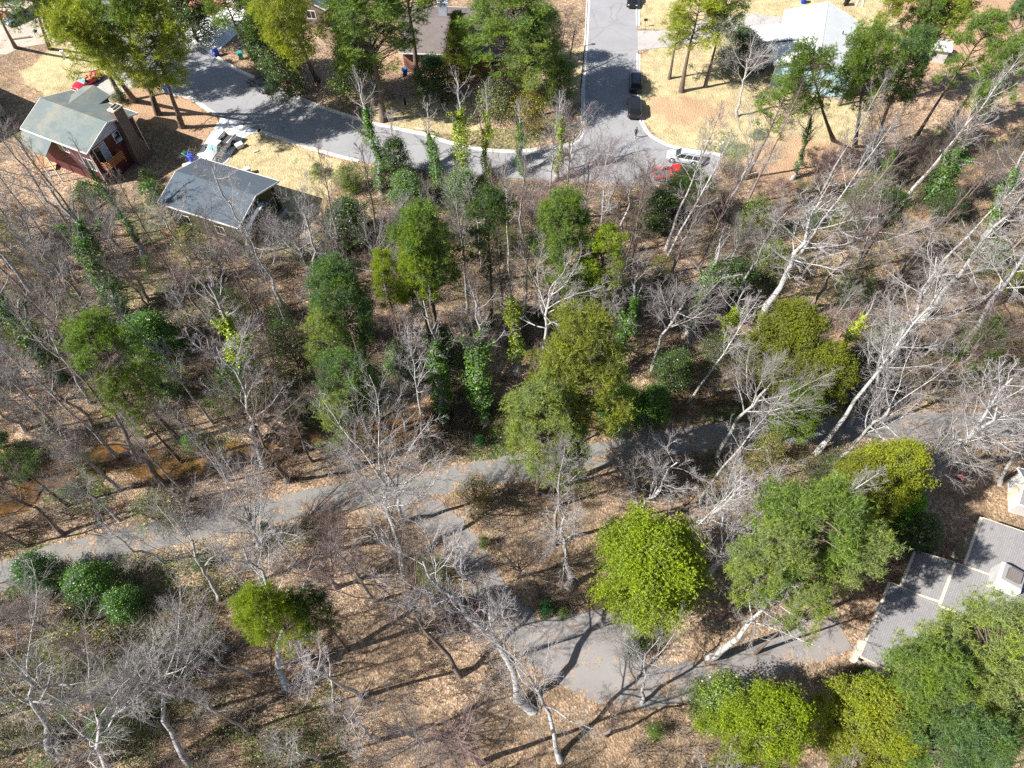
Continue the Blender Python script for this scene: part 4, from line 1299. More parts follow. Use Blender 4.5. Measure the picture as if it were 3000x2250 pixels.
# ------------------------------------------------------------ the walker
def person(loc, ang):
    bm = bmesh.new()
    J = {}
    E = []
    def j(n, co, r, par=None):
        J[n] = (bm.verts.new(co), r)
        if par: bm.edges.new((J[par][0], J[n][0]))
    # mid-stride, x forward; pelvis is the root
    j('pelvis', (0, 0, 0.98), (0.15, 0.12)); j('waist', (0.01, 0, 1.12), (0.13, 0.10), 'pelvis'); j('chest', (0.02, 0, 1.32), (0.16, 0.11), 'waist')
    j('neck0', (0.02, 0, 1.47), (0.07, 0.07), 'chest'); j('neck', (0.04, 0, 1.54), (0.052, 0.052), 'neck0')
    j('jaw', (0.06, 0, 1.60), (0.072, 0.066), 'neck'); j('head', (0.055, 0, 1.68), (0.09, 0.078), 'jaw'); j('crown', (0.045, 0, 1.755), (0.06, 0.055), 'head')
    for s, f in ((1, 1), (-1, -1)):
        k = 'l' if s > 0 else 'r'
        j(k + 'hip', (0, s * 0.10, 0.92), (0.09, 0.09), 'pelvis'); j(k + 'knee', (0.16 * f + 0.04, s * 0.10, 0.52), (0.06, 0.06), k + 'hip')
        j(k + 'ank', (0.24 * f - (0.12 if f < 0 else 0.0), s * 0.10, 0.10), (0.042, 0.042), k + 'knee')
        j(k + 'toe', (0.24 * f - (0.12 if f < 0 else 0.0) + 0.18, s * 0.11, 0.045), (0.035, 0.04), k + 'ank')
        j(k + 'sh', (0.02, s * 0.18, 1.41), (0.06, 0.06), 'neck0'); j(k + 'el', (-0.10 * f, s * 0.25, 1.14), (0.042, 0.042), k + 'sh')
        j(k + 'wr', (-0.02 * f + 0.12, s * 0.24, 0.94), (0.028, 0.026), k + 'el'); j(k + 'palm', (0.16 - 0.02 * f, s * 0.235, 0.88), (0.034, 0.018), k + 'wr')
        w = J[k + 'palm'][0].co
        for i, (dy, ln) in enumerate(((-0.027, 0.07), (-0.009, 0.08), (0.009, 0.075), (0.027, 0.058))):
            a = (w.x + 0.02, w.y + dy, w.z - 0.035); b_ = (w.x + 0.03, w.y + dy, w.z - 0.035 - ln * 0.55); c_ = (w.x + 0.015, w.y + dy, w.z - 0.035 - ln)
            j(k + 'f%da' % i, a, (0.009, 0.009), k + 'palm'); j(k + 'f%db' % i, b_, (0.0085, 0.0085), k + 'f%da' % i); j(k + 'f%dc' % i, c_, (0.007, 0.007), k + 'f%db' % i)
        j(k + 't0', (w.x + 0.035, w.y - s * 0.03, w.z), (0.010, 0.010), k + 'palm'); j(k + 't1', (w.x + 0.05, w.y - s * 0.04, w.z - 0.035), (0.008, 0.008), k + 't0')
    me = bpy.data.meshes.new('person')
    rad = {}
    for n, (v, r) in J.items():
        rad[tuple(round(c, 5) for c in v.co)] = r
    bm.to_mesh(me); bm.free()
    o = new_obj('person', me)
    tag(o, 'person in dark clothes and white shoes walking on the street by the kerb', 'person')
    sk = o.modifiers.new('skin', 'SKIN'); ss = o.modifiers.new('sub', 'SUBSURF'); ss.levels = ss.render_levels = 1
    for i, v in enumerate(me.vertices):
        r = rad[tuple(round(c, 5) for c in v.co)]
        me.skin_vertices[0].data[i].radius = r
        me.skin_vertices[0].data[i].use_root = (i == 0)
    dg = bpy.context.evaluated_depsgraph_get()
    m2 = bpy.data.meshes.new_from_object(o.evaluated_get(dg))
    o.modifiers.clear(); o.data = m2
    skin = mat_plain('skin', (0.42, 0.26, 0.19), 0.6, 0.05); cloth = mat_plain('dark_clothes', (0.02, 0.02, 0.03), 0.9, 0.2); shoe = mat_plain('white_shoes', (0.8, 0.8, 0.8), 0.6)
    for m in (cloth, skin, shoe): m2.materials.append(m)
    for pl in m2.polygons:
        z = pl.center.z; side = abs(pl.center.y)
        pl.material_index = 2 if z < 0.11 else (1 if (z > 1.52 or (side > 0.17 and z < 0.96 and pl.center.x > 0.08)) else 0)
        pl.use_smooth = True
    hair = MB()
    hair.loft([[(0.035 + r * cos(2 * pi * k / 12) * 1.1, r * sin(2 * pi * k / 12), z) for k in range(12)] for r, z in ((0.075, 1.64), (0.098, 1.69), (0.098, 1.74), (0.06, 1.80))])
    h = hair.build('hair', M['black'], o, 0.01, True)
    for nm, co, sz, mt in (('eye', (0.142, 0.03, 1.685), 0.010, 'trim'), ('eye', (0.142, -0.03, 1.685), 0.010, 'trim'), ('nose', (0.15, 0, 1.655), 0.014, None), ('mouth', (0.135, 0, 1.615), 0.015, 'lamp_red'), ('ear', (0.05, 0.085, 1.67), 0.02, None), ('ear', (0.05, -0.085, 1.67), 0.02, None)):
        e = MB(); e.loft([[(co[0] + sz * sin(a) * cos(2 * pi * q / 8), co[1] + sz * sin(a) * sin(2 * pi * q / 8), co[2] - sz * cos(a)) for q in range(8)] for a in (0.5, 1.0, 1.57, 2.1, 2.6)])
        e.build(nm, M[mt] if mt else skin, o, 0, True)
    o.location = loc; o.rotation_euler = (0, 0, ang)
p = P(1861, 405)
person((p.x, p.y, 0.02), radians(-115))
# ------------------------------------------------------------ plants: generators
RNG = np.random.default_rng(11)

def norm(v):
    return v / np.maximum(np.linalg.norm(v, axis=-1, keepdims=True), 1e-9)

def frame(T):
    ref = np.where(np.abs(T[:, 2:3]) < 0.9, np.array([[0, 0, 1.0]]), np.array([[1.0, 0, 0]]))
    u = norm(np.cross(T, ref))
    return u, np.cross(T, u)

def grow(Pp, Rp, m, t0, t1, ang, ln, K, up, wob, rfac, rng, anglev=0.25, rmin=0.010, taper=0.35, Lp=None, shrink=0.45, az0=None):
    """m children along every parent polyline."""
    n, Kp = Rp.shape
    idx = np.repeat(np.arange(n), m)
    t = t0 + (t1 - t0) * (np.tile(np.arange(m), n) + rng.random(n * m)) / m
    s = t * (Kp - 1); i0 = np.minimum(s.astype(int), Kp - 2); fr = (s - i0)[:, None]
    A, B = Pp[idx, i0], Pp[idx, i0 + 1]
    pos = A * (1 - fr) + B * fr
    r = Rp[idx, i0] * (1 - fr[:, 0]) + Rp[idx, i0 + 1] * fr[:, 0]
    T = norm(B - A)
    u, v = frame(T)
    az = (np.arange(n * m) * 2.399963 + rng.random(n * m) * 0.9)[:, None]
    a = (ang + rng.normal(0, anglev, n * m))[:, None]
    D = norm(np.cos(a) * T + np.sin(a) * (np.cos(az) * u + np.sin(az) * v))
    L = Lp[idx] * ln * (1 - shrink * t) * rng.uniform(0.7, 1.25, n * m)
    Q = np.zeros((n * m, K, 3)); Q[:, 0] = pos
    d = D.copy()
    for k in range(1, K):
        Q[:, k] = Q[:, k - 1] + d * (L / (K - 1))[:, None]
        d = norm(d + rng.normal(0, wob, d.shape) + np.array([0, 0, up / (K - 1)]))
    r0 = np.maximum(r * rfac, rmin)
    R = r0[:, None] * np.linspace(1, taper, K)[None, :]
    return Q, np.maximum(R, rmin * 0.6), L

def tubes(Q, R, s):
    n, K, _ = Q.shape
    T = norm(Q[:, -1] - Q[:, 0])
    u, v = frame(T)
    ang = np.arange(s) * 2 * pi / s
    ring = np.cos(ang)[None, None, :, None] * u[:, None, None, :] + np.sin(ang)[None, None, :, None] * v[:, None, None, :]
    V = Q[:, :, None, :] + ring * R[:, :, None, None]
    base = (np.arange(n) * K * s)[:, None, None]
    k = (np.arange(K - 1) * s)[None, :, None]
    i = np.arange(s)[None, None, :]; j = (i + 1) % s
    F = np.stack([base + k + i, base + k + j, base + k + s + j, base + k + s + i], -1)
    return V.reshape(-1, 3), F.reshape(-1, 4)

def merge(parts):
    V, F, o = [], [], 0
    for v, f in parts:
        V.append(v); F.append(f + o); o += len(v)
    return np.concatenate(V), np.concatenate(F)

def trunk_line(H, wob, K, rng, lean=0.0, r0=0.25, r1=0.08):
    z = np.linspace(0, H, K)
    x = np.cumsum(rng.normal(0, wob, K)); y = np.cumsum(rng.normal(0, wob, K))
    x -= x[0]; y -= y[0]
    x -= np.linspace(0, x[-1], K); y -= np.linspace(0, y[-1], K)
    Q = np.stack([x, y, z], -1)[None]
    R = np.linspace(r0, r1, K)[None] * (1 + 0.5 * np.exp(-np.linspace(0, 9, K)))[None]
    return Q, R

def sprays(C, D, n, size, width, rng, spread=1.0):
    """n needle blades leaving each centre C around direction D."""
    m = len(C)
    c = np.repeat(C, n, 0)
    d = norm(np.repeat(D, n, 0) * (1 - spread * 0.4) + norm(rng.normal(0, 1, (m * n, 3))) * spread)
    w = norm(np.cross(d, rng.normal(0, 1, (m * n, 3))))
    s = size * rng.uniform(0.7, 1.25, (m * n, 1))
    a = c - w * width / 2; b = c + w * width / 2
    V = np.stack([a + d * s * 0.1, b + d * s * 0.1, b * 0.5 + a * 0.5 + d * s], 1).reshape(-1, 3)
    F = np.arange(m * n * 3).reshape(-1, 3)
    return V, F

def leaf_quads(C, size, rng, nrm=None, flat=0.8):
    m = len(C)
    n_ = norm(rng.normal(0, 1, (m, 3)) * flat + (nrm if nrm is not None else np.array([0, 0, 1.0])))
    u = norm(np.cross(n_, rng.normal(0, 1, (m, 3)))); v = np.cross(n_, u)
    s = size * rng.uniform(0.6, 1.3, (m, 1))
    V = np.stack([C - u * s * 0.5, C + v * s * 0.32, C + u * s * 0.5, C - v * s * 0.32], 1).reshape(-1, 3)
    return V, np.arange(m * 4).reshape(-1, 4)

PROTO = {}
def proto(key, H, Rr, parts):
    """parts: (part name, mesh, material)"""
    PROTO[key] = (H, Rr, parts)

def bare(key, seed, H, style):
    rng = np.random.default_rng(seed)
    if style == 'slim':      # tall straight pole with a narrow crown of rising limbs
        Q0, R0 = trunk_line(H, 0.10, 12, rng, r0=0.19, r1=0.04)
        Q1, R1, L1 = grow(Q0, R0, 18, 0.5, 0.98, 0.7, 0.24, 6, 0.9, 0.12, 0.42, rng, Lp=np.array([H]), shrink=0.55)
        m2, m3, m4 = 6, 6, 4
    elif style == 'oak':     # forked, wide crown of crooked limbs
        Q0, R0 = trunk_line(H * 0.62, 0.22, 9, rng, r0=0.24, r1=0.12)
        Q1, R1, L1 = grow(Q0, R0, 10, 0.55, 1.0, 0.7, 0.72, 8, 0.8, 0.17, 0.5, rng, Lp=np.array([H * 0.62]), shrink=0.15, taper=0.22)
        m2, m3, m4 = 9, 7, 5
    elif style == 'vase':    # short bole and many fine upright branches
        Q0, R0 = trunk_line(H * 0.35, 0.08, 5, rng, r0=0.2, r1=0.14)
        Q1, R1, L1 = grow(Q0, R0, 12, 0.3, 1.0, 0.5, 1.75, 8, 0.35, 0.10, 0.5, rng, Lp=np.array([H * 0.35]), shrink=0.1, taper=0.2)
        m2, m3, m4 = 10, 7, 4
    else:                    # 'crook': leader with a few heavy crooked limbs
        Q0, R0 = trunk_line(H * 0.9, 0.28, 12, rng, r0=0.22, r1=0.05)
        Q1, R1, L1 = grow(Q0, R0, 12, 0.42, 0.98, 0.8, 0.38, 7, 0.9, 0.18, 0.42, rng, Lp=np.array([H * 0.9]), shrink=0.5, taper=0.22)
        m2, m3, m4 = 8, 7, 4
    wb = 0.11 if style in ('slim', 'vase') else 0.17
    Q2, R2, L2 = grow(Q1, R1, m2, 0.15, 0.98, 0.65, 0.45, 5, 0.35, wb, 0.45, rng, Lp=L1, rmin=0.015)
    Q3, R3, L3 = grow(Q2, R2, m3, 0.15, 1.0, 0.55, 0.55, 4, 0.3, wb, 0.6, rng, Lp=L2, rmin=0.010)
    Q4, R4, L4 = grow(Q3, R3, m4, 0.2, 1.0, 0.5, 0.62, 3, 0.25, wb, 0.7, rng, Lp=L3, rmin=0.0078, shrink=0.2)
    tr = merge([tubes(Q0, R0, 9), tubes(Q1, R1, 5)])
    cr = merge([tubes(Q2, R2, 4), tubes(Q3, R3, 3), tubes(Q4, R4, 3)])
    rad = np.percentile(np.hypot(Q3[:, -1, 0], Q3[:, -1, 1]), 95)
    top = np.percentile(Q3[:, -1, 2], 98)
    proto(key, top, rad, [('trunk', np_mesh('trunk', *tr, True), 'B'), ('crown', np_mesh('crown', *cr), 'B')])

for i in range(3): bare('slim%d' % i, 100 + i, 20, 'slim')
for i in range(3): bare('oak%d' % i, 200 + i, 19, 'oak')
for i in range(3): bare('vase%d' % i, 300 + i, 11, 'vase')
for i in range(3): bare('crook%d' % i, 400 + i, 18, 'crook')

def clump_tree(key, seed, H, Rr, prof, nclump, per, size, mat, clr=0.55, z0=0.25, needle=None, amp=0.72, inner=0.25):
    """Evergreen built from leaf clumps along its own branches; prof(t) gives the crown's radius at relative height t."""
    rng = np.random.default_rng(seed)
    Q0, R0 = trunk_line(H * 0.92, 0.08, 8, rng, r0=0.012 * H + 0.03, r1=0.04)
    t = rng.random(nclump) ** 0.8
    az = rng.random(nclump) * 2 * pi
    rr = prof(t) * Rr * np.sqrt(rng.uniform(inner, 1.0, nclump))
    lump = (1 - amp * 0.58) + amp * vnoise(np.cos(az) * 2.2 + 5, np.sin(az) * 2.2 + t * 3 + 5, 1.0, seed)
    rr = rr * lump
    C = np.stack([rr * np.cos(az), rr * np.sin(az), H * (z0 + (1 - z0) * t)], -1)
    root = np.stack([np.zeros(nclump), np.zeros(nclump), np.clip(C[:, 2] - rr * 0.5, 0.05 * H, None)], -1)
    mid = root * 0.5 + C * 0.5 + rng.normal(0, 0.05 * Rr, (nclump, 3))
    Qb = np.stack([root, mid, C], 1)
    Rb = np.repeat(np.array([[0.045, 0.03, 0.012]]), nclump, 0) * (H / 8) ** 0.6
    tr = merge([tubes(Q0, R0, 8), tubes(Qb, Rb, 3)])
    cc = np.repeat(C, per, 0)
    off = rng.normal(0, 1, (nclump * per, 3)) * clr * np.array([1, 1, 0.7])
    out = norm(np.repeat(C - np.array([0, 0, H * 0.3]), per, 0) + off * 2)
    if needle:
        V, F = sprays(cc + off, norm(out + np.array([0, 0, 0.8])), needle, size, size * (0.40 if needle < 6 else 0.13), rng, 0.85)
    else:
        V, F = leaf_quads(cc + off, size, rng, out * 0.9, 0.8)
    proto(key, H, Rr, [('trunk', np_mesh('trunk', *tr, True), 'P'), ('crown', np_mesh('crown', V, F), mat)])
round_top = lambda t: np.sqrt(np.clip(1 - (t - 0.42) ** 2 / 0.36, 0.04, 1))
flat_low = lambda t: np.sqrt(np.clip(1 - (t - 0.30) ** 2 / 0.52, 0.05, 1))
def pines_build():
    clump_tree('pine0', 500, 22, 3.7, round_top, 88, 44, 0.40, 'needles', 0.42, 0.50, needle=9, amp=0.75, inner=0.2)
    clump_tree('pine1', 501, 22, 3.9, flat_low, 110, 46, 0.40, 'needles', 0.43, 0.48, needle=9, amp=0.7, inner=0.3)
    clump_tree('pine2', 502, 22, 3.9, round_top, 56, 44, 0.42, 'needles', 0.44, 0.50, needle=9, amp=0.9, inner=0.15)
    clump_tree('pine3', 503, 22, 4.2, flat_low, 150, 48, 0.38, 'needles', 0.42, 0.44, needle=9, amp=0.75, inner=0.35)
    clump_tree('pine4', 504, 22, 4.2, flat_low, 120, 48, 0.38, 'needles', 0.40, 0.40, needle=9, amp=0.9, inner=0.3)
pines_build()
dome = lambda t: np.sqrt(np.clip(1 - (t * 1.02 - 0.28) ** 2 / 0.56, 0.03, 1))
cone = lambda t: np.clip(1.05 - t, 0.05, 1) ** 0.8
clump_tree('dense0', 600, 13, 4.2, dome, 190, 120, 0.17, 'needles', 0.36, 0.3, needle=5)
clump_tree('dense1', 601, 13, 4.2, dome, 150, 140, 0.17, 'needles', 0.40, 0.3, needle=5)
clump_tree('cedar0', 602, 11, 3.4, cone, 300, 52, 0.16, 'needles', 0.3, 0.05, needle=5)
clump_tree('holly0', 603, 10, 3.2, dome, 240, 90, 0.20, 'leaves', 0.4, 0.1)
clump_tree('holly1', 604, 10, 3.2, dome, 170, 90, 0.22, 'leaves', 0.45, 0.1)
clump_tree('shrub0', 605, 2.6, 1.6, dome, 70, 80, 0.14, 'leaves', 0.25, 0.05)
clump_tree('shrub1', 606, 2.2, 1.8, dome, 46, 70, 0.15, 'leaves', 0.3, 0.05)
clump_tree('wispy0', 607, 6, 2.6, dome, 120, 40, 0.14, 'leaves', 0.45, 0.1)

def ivy_tree(key, seed, H, fat, cover, forks=0):
    rng = np.random.default_rng(seed)
    Q0, R0 = trunk_line(H, 0.16, 12, rng, r0=0.24, r1=0.05)
    Q1, R1, L1 = grow(Q0, R0, 13, 0.45, 0.98, 0.6, 0.26, 6, 0.8, 0.12, 0.45, rng, Lp=np.array([H]), shrink=0.45)
    Q2, R2, L2 = grow(Q1, R1, 6, 0.2, 1, 0.6, 0.45, 4, 0.35, 0.16, 0.5, rng, Lp=L1, rmin=0.016)
    Q3, R3, L3 = grow(Q2, R2, 5, 0.2, 1, 0.6, 0.55, 3, 0.2, 0.2, 0.6, rng, Lp=L2, rmin=0.011)
    def on_tube(Q, tt):
        K = Q.shape[1]; s = tt * (K - 1); i = np.minimum(s.astype(int), K - 2); f = (s - i)[:, None]
        return Q[0, i] * (1 - f) + Q[0, i + 1] * f
    n = int(H * 260 * (fat / 0.6))
    tt = rng.random(n) * cover
    lumpy = 0.35 + 0.95 * vnoise(tt * H, tt * 0 + 3.3, 1.1, seed) 
    az = rng.random(n) * 2 * pi
    lump2 = 0.8 + 0.4 * vnoise(np.cos(az) * 2 + 4, np.sin(az) * 2 + tt * H * 1.1, 1.0, seed + 3)
    env = np.clip(0.35 + np.sin(np.clip(tt / cover, 0, 1) * pi * 0.9 + 0.25) , 0.25, 1.2)
    rr = fat * lumpy * lump2 * env * rng.uniform(0.55, 1.1, n)
    C = on_tube(Q0, tt) + np.stack([np.cos(az) * rr, np.sin(az) * rr, rng.normal(0, 0.1, n)], -1)
    Nn = np.stack([np.cos(az), np.sin(az), np.full(n, 0.5)], -1)
    nl = int(n * 0.25)
    li = rng.integers(0, min(6, len(Q1)), nl); lt = rng.random(nl) ** 1.3 * 0.6
    C2 = np.concatenate([on_tube(Q1[i:i + 1], np.array([a])) for i, a in zip(li, lt)]) + rng.normal(0, 0.14, (nl, 3))
    V, F = leaf_quads(np.concatenate([C, C2]), 0.17, rng, np.concatenate([Nn, rng.normal(0, 1, (nl, 3)) + np.array([0, 0, 1])]) , 0.7)
    tr = merge([tubes(Q0, R0, 8), tubes(Q1, R1, 5)])
    cr = merge([tubes(Q2, R2, 3), tubes(Q3, R3, 3)])
    rad = np.percentile(np.hypot(Q3[:, -1, 0], Q3[:, -1, 1]), 95)
    proto(key, H, rad, [('trunk', np_mesh('trunk', *tr, True), 'B'), ('crown', np_mesh('crown', *cr), 'B'), ('ivy', np_mesh('ivy', V, F), 'ivy')])
ivy_tree('ivy0', 700, 14, 0.62, 0.72)
ivy_tree('ivy1', 701, 14, 0.85, 0.70)
ivy_tree('ivy2', 702, 14, 0.40, 0.80)
ivy_tree('ivy3', 703, 16, 0.55, 0.55)

# ------------------------------------------------------------ plants: placing
TREES = []
MATKEY = {'needles': 'needles', 'leaves': 'leaves', 'ivy': 'ivy'}
USED = {}
def plant(name, key, base, top, radius, cols, label, cat, group=None, pale=False, rz=0.0):
    """A tree whose axis runs from base to top (world points); cols: (bark colour, leaf colour, ivy colour)."""
    H, Rr, parts = PROTO[key]
    d = Vector(top) - Vector(base)
    t = bpy.data.objects.new(name, None); t.empty_display_size = 0.5
    COL.objects.link(t)
    t.location = base
    q = Vector((0, 0, 1)).rotation_difference(d.normalized())
    from mathutils import Quaternion
    t.rotation_mode = 'QUATERNION'
    t.rotation_quaternion = q @ Quaternion((0, 0, 1), rz)
    sz = d.length / H
    sx = radius / Rr if radius else sz
    t.scale = (sx, sx, sz)
    tag(t, label, cat, group)
    for nm, me, mk in parts:
        mat = M['pale_bark'] if (mk == 'B' and pale) else M['bark'] if mk in 'BP' else M[mk]
        if (me.name, mat.name) not in USED:
            m2 = me if not any(k[0] == me.name for k in USED) else me.copy()
            m2.materials.clear(); m2.materials.append(mat)
            USED[(me.name, mat.name)] = m2
        o = bpy.data.objects.new(nm, USED[(me.name, mat.name)])
        COL.objects.link(o); o.parent = t
        tw = tuple(x * k_ for x, k_ in zip(cols[0], (0.80, 0.76, 0.77)))
        c = tw if (nm == 'crown' and mk == 'B') else cols[1] if nm == 'crown' and mk not in 'BP' else cols[2] if nm == 'ivy' else cols[0]
        o.color = (*c, 1)
    TREES.append((t, base, top))
    return t

GREY = (0.36, 0.345, 0.335); PALE = (0.50, 0.49, 0.48); BROWN = (0.22, 0.18, 0.155); PINK = (0.30, 0.225, 0.215); PINEBARK = (0.17, 0.13, 0.11)
G_MID = (0.135, 0.20, 0.065); G_YEL = (0.24, 0.27, 0.06); G_DARK = (0.06, 0.10, 0.045); G_BLUE = (0.10, 0.165, 0.085); G_VIV = (0.20, 0.26, 0.04); G_OLIVE = (0.17, 0.19, 0.05); G_SAGE = (0.20, 0.25, 0.115)
IVY_G = (0.075, 0.17, 0.045); IVY_Y = (0.22, 0.32, 0.045)

def evergreen(name, key, cx, cy, rpx, H, col, label, fz=0.72, lean=(0, 0), group=None, bark=PINEBARK, sq=1.0, rz=None, base=None):
    """Crown centre seen at (cx, cy), crown radius rpx photo pixels, height H metres."""
    if key.startswith('pine'): rpx *= 0.98
    c = P(cx, cy, H * fz)
    r = rpx * depth(c) / CAM_F * sq
    b = Vector((c.x - lean[0] * fz, c.y - lean[1] * fz, 0))
    b.z = gh(b.x, b.y) - 0.1
    tp = Vector((b.x + lean[0], b.y + lean[1], H))
    if base:
        b = P(*base); b.z = gh(b.x, b.y) - 0.1
        tp = b + (c - b) / fz
    return plant(name, key, b, tp, r, (bark, col, col), label, 'tree' if H > 3.2 else 'shrub', group, rz=(cx * 0.7 + cy) % 6.28 if rz is None else rz)

PG = 'tall pines of the neighbourhood'
pines = [
 ('pine2', 262, 118, 118, 21, G_YEL, 'pine over the red convertible, loose yellow-green crown, left of the street', 0.74),
 ('pine2', 360, 70, 125, 22, G_MID, 'middle pine of the three leaning trunks by the curving street', 0.76),
 ('pine0', 450, 120, 105, 20, G_YEL, 'pine with yellow-green needles over the street beside the light blue bin', 0.74),
 ('pine1', 210, 10, 95, 20, G_MID, 'pine at the upper left edge above the dirt drive', 0.72),
 ('pine0', 1190, -50, 110, 20, G_MID, 'pine cut by the upper edge left of the brick house', 0.72),
 ('pine2', 668, 20, 75, 19, G_MID, 'pine in front of the brick patio by the teal bin', 0.74),
 ('pine0', 850, 70, 100, 20, G_YEL, 'yellow-green pine to the left of the dark-roofed house', 0.72),
 ('pine1', 1075, 75, 125, 20, G_MID, 'large green pine at the upper edge right of the dark-roofed house', 0.7),
 ('pine3', 1500, 90, 130, 17, G_MID, 'broad light green pine between the cedar and the side street', 0.66),
 ('pine3', 1560, 190, 80, 13, G_SAGE, 'lower green tree just below the broad pine near the side street', 0.62),
 ('pine2', 2040, 70, 95, 15, G_YEL, 'open pine on the right side of the side street', 0.7),
 ('pine2', 1985, 110, 62, 10, G_YEL, 'low yellow-green pine on the verge right of the two dark cars', 0.66),
 ('pine0', 2120, 40, 62, 16, G_MID, 'dark green pine to the right of the open pine by the grey driveway', 0.7),
 ('pine0', 2010, 568, 66, 8, G_DARK, 'small dark green pine in front of the bright red pickup', 0.6),
 ('pine2', 2385, 225, 88, 21, G_MID, 'pine with thin crown in front of the blue house wall', 0.78),
 ('pine0', 2535, 195, 85, 21, G_MID, 'dense pine hiding the right side of the white roof', 0.76),
 ('pine2', 2290, 300, 75, 15, G_MID, 'thin low pine below the blue house', 0.78),
 ('pine0', 2655, 190, 72, 19, G_BLUE, 'blue-green pine left of the small white shed', 0.74),
 ('pine2', 2590, 60, 60, 17, G_YEL, 'yellow-green pine above the dense pine at the upper right', 0.74),
 ('pine1', 2700, 60, 60, 17, G_MID, 'green pine above the small white shed', 0.72),
 ('pine0', 2790, 30, 80, 18, G_VIV, 'bright green pine at the upper right edge', 0.74),
 ('pine2', 2850, 150, 75, 18, G_MID, 'open pine right of the small white shed', 0.74),
 ('pine2', 2960, 110, 70, 18, G_BLUE, 'pine in the upper right corner of the view', 0.74),
 ('pine2', 2930, 220, 70, 17, G_MID, 'lower pine near the right edge above the ivy stems', 0.74),
 ('pine1', 1245, 720, 98, 21, G_MID, 'big rounded green pine left of the centre, in the middle of the woods', 0.76),
 ('pine1', 1225, 800, 75, 18, G_VIV, 'brighter lower pine crown overlapping the big rounded pine', 0.74),
 ('pine2', 1430, 690, 92, 20, G_DARK, 'darker open pine between the two bright pines', 0.74),
 ('pine3', 1650, 690, 95, 20, G_MID, 'bright green pine right of the dark open pine', 0.76),
 ('pine0', 1765, 770, 72, 17, G_VIV, 'smaller bright pine touching the right side of the bright green pine', 0.74),
 ('pine0', 1700, 840, 50, 14, G_MID, 'small pine hanging below the pair of bright pines', 0.74),
 ('pine1', 1000, 880, 92, 18, G_BLUE, 'dark blue-green pine left of the ivy columns', 0.72),
 ('pine2', 960, 1000, 70, 15, G_SAGE, 'pale green pine below the dark blue-green pine', 0.72),
 ('pine0', 1130, 820, 48, 15, G_VIV, 'narrow bright pine between the blue-green pine and the big rounded pine', 0.74),
 ('pine0', 1030, 1120, 90, 13, G_BLUE, 'low dark pine behind the large bare oak near the path', 0.68),
 ('pine2', 990, 1250, 75, 12, G_SAGE, 'pale green pine just above the path behind bare limbs', 0.66),
 ('pine3', 1690, 1090, 150, 22, G_OLIVE, 'the largest yellow-green pine above the path at the centre', 0.74),
 ('pine4', 1590, 1240, 118, 19, G_SAGE, 'lower part pine of the big central pair, hanging over the path', 0.72),
 ('pine1', 1660, 1330, 62, 15, G_SAGE, 'small pine crown at the foot of the largest pine, at the path edge', 0.7),
 ('pine2', 340, 1060, 112, 19, G_MID, 'soft green pine in the left woods above the creek', 0.72),
 ('pine2', 385, 1180, 75, 15, G_SAGE, 'smaller soft green pine just below the left woods pine', 0.7),
 ('pine1', 790, 1800, 92, 18, G_VIV, 'vivid green pine alone in the lower left woods', 0.76),
 ('pine2', 925, 1790, 62, 16, G_DARK, 'dark thin pine right of the vivid lower left pine', 0.76),
 ('pine4', 2370, 1550, 150, 23, G_MID, 'huge green pine left of the stepped house', 0.76),
 ('pine2', 2500, 1640, 90, 21, G_SAGE, 'pine crown overlapping the eave of the stepped house', 0.76),
 ('pine1', 2260, 1640, 100, 20, G_SAGE, 'left pine crown of the huge green group by the house', 0.76),
 ('pine2', 2350, 1800, 70, 16, G_SAGE, 'loose pine hanging over the driveway by the stepped house', 0.74),
 ('pine4', 2870, 1900, 150, 22, G_SAGE, 'great pale green pine over the roof at the lower right', 0.76),
 ('pine1', 2690, 2000, 120, 20, G_MID, 'green pine left of the great pale pine', 0.76),
 ('pine3', 2960, 2050, 130, 21, G_SAGE, 'pale pine in the lower right corner', 0.76),
 ('pine1', 2790, 2190, 120, 20, G_BLUE, 'blue-green pine at the lower edge near the right corner', 0.76),
 ('pine2', 20, 1340, 75, 14, G_BLUE, 'dark green pine cut by the left edge above the creek', 0.7),
 ('pine2', 2600, 640, 55, 12, G_DARK, 'small dark pine among bare trees at the right', 0.7),
]
BASES = {(262, 118): (393, 294), (360, 70): (463, 333), (450, 120): (533, 371), (668, 20): (740, 172), (850, 70): (931, 235), (2385, 225): (2442, 412), (2535, 195): (2505, 430), (2655, 190): (2560, 420), (1245, 720): (1280, 960), (1690, 1090): (1612, 1440)}
for k, cx, cy, r, H, col, lb, fz in pines:
    lean = (0, 0)
    if k in ('pine2', 'pine0') and cx > 2200 and cy < 420: lean = (1.6, 0.2)
    evergreen('pine_tree', k, cx, cy, r, H, col, lb, fz, lean, PG, base=BASES.get((cx, cy)))
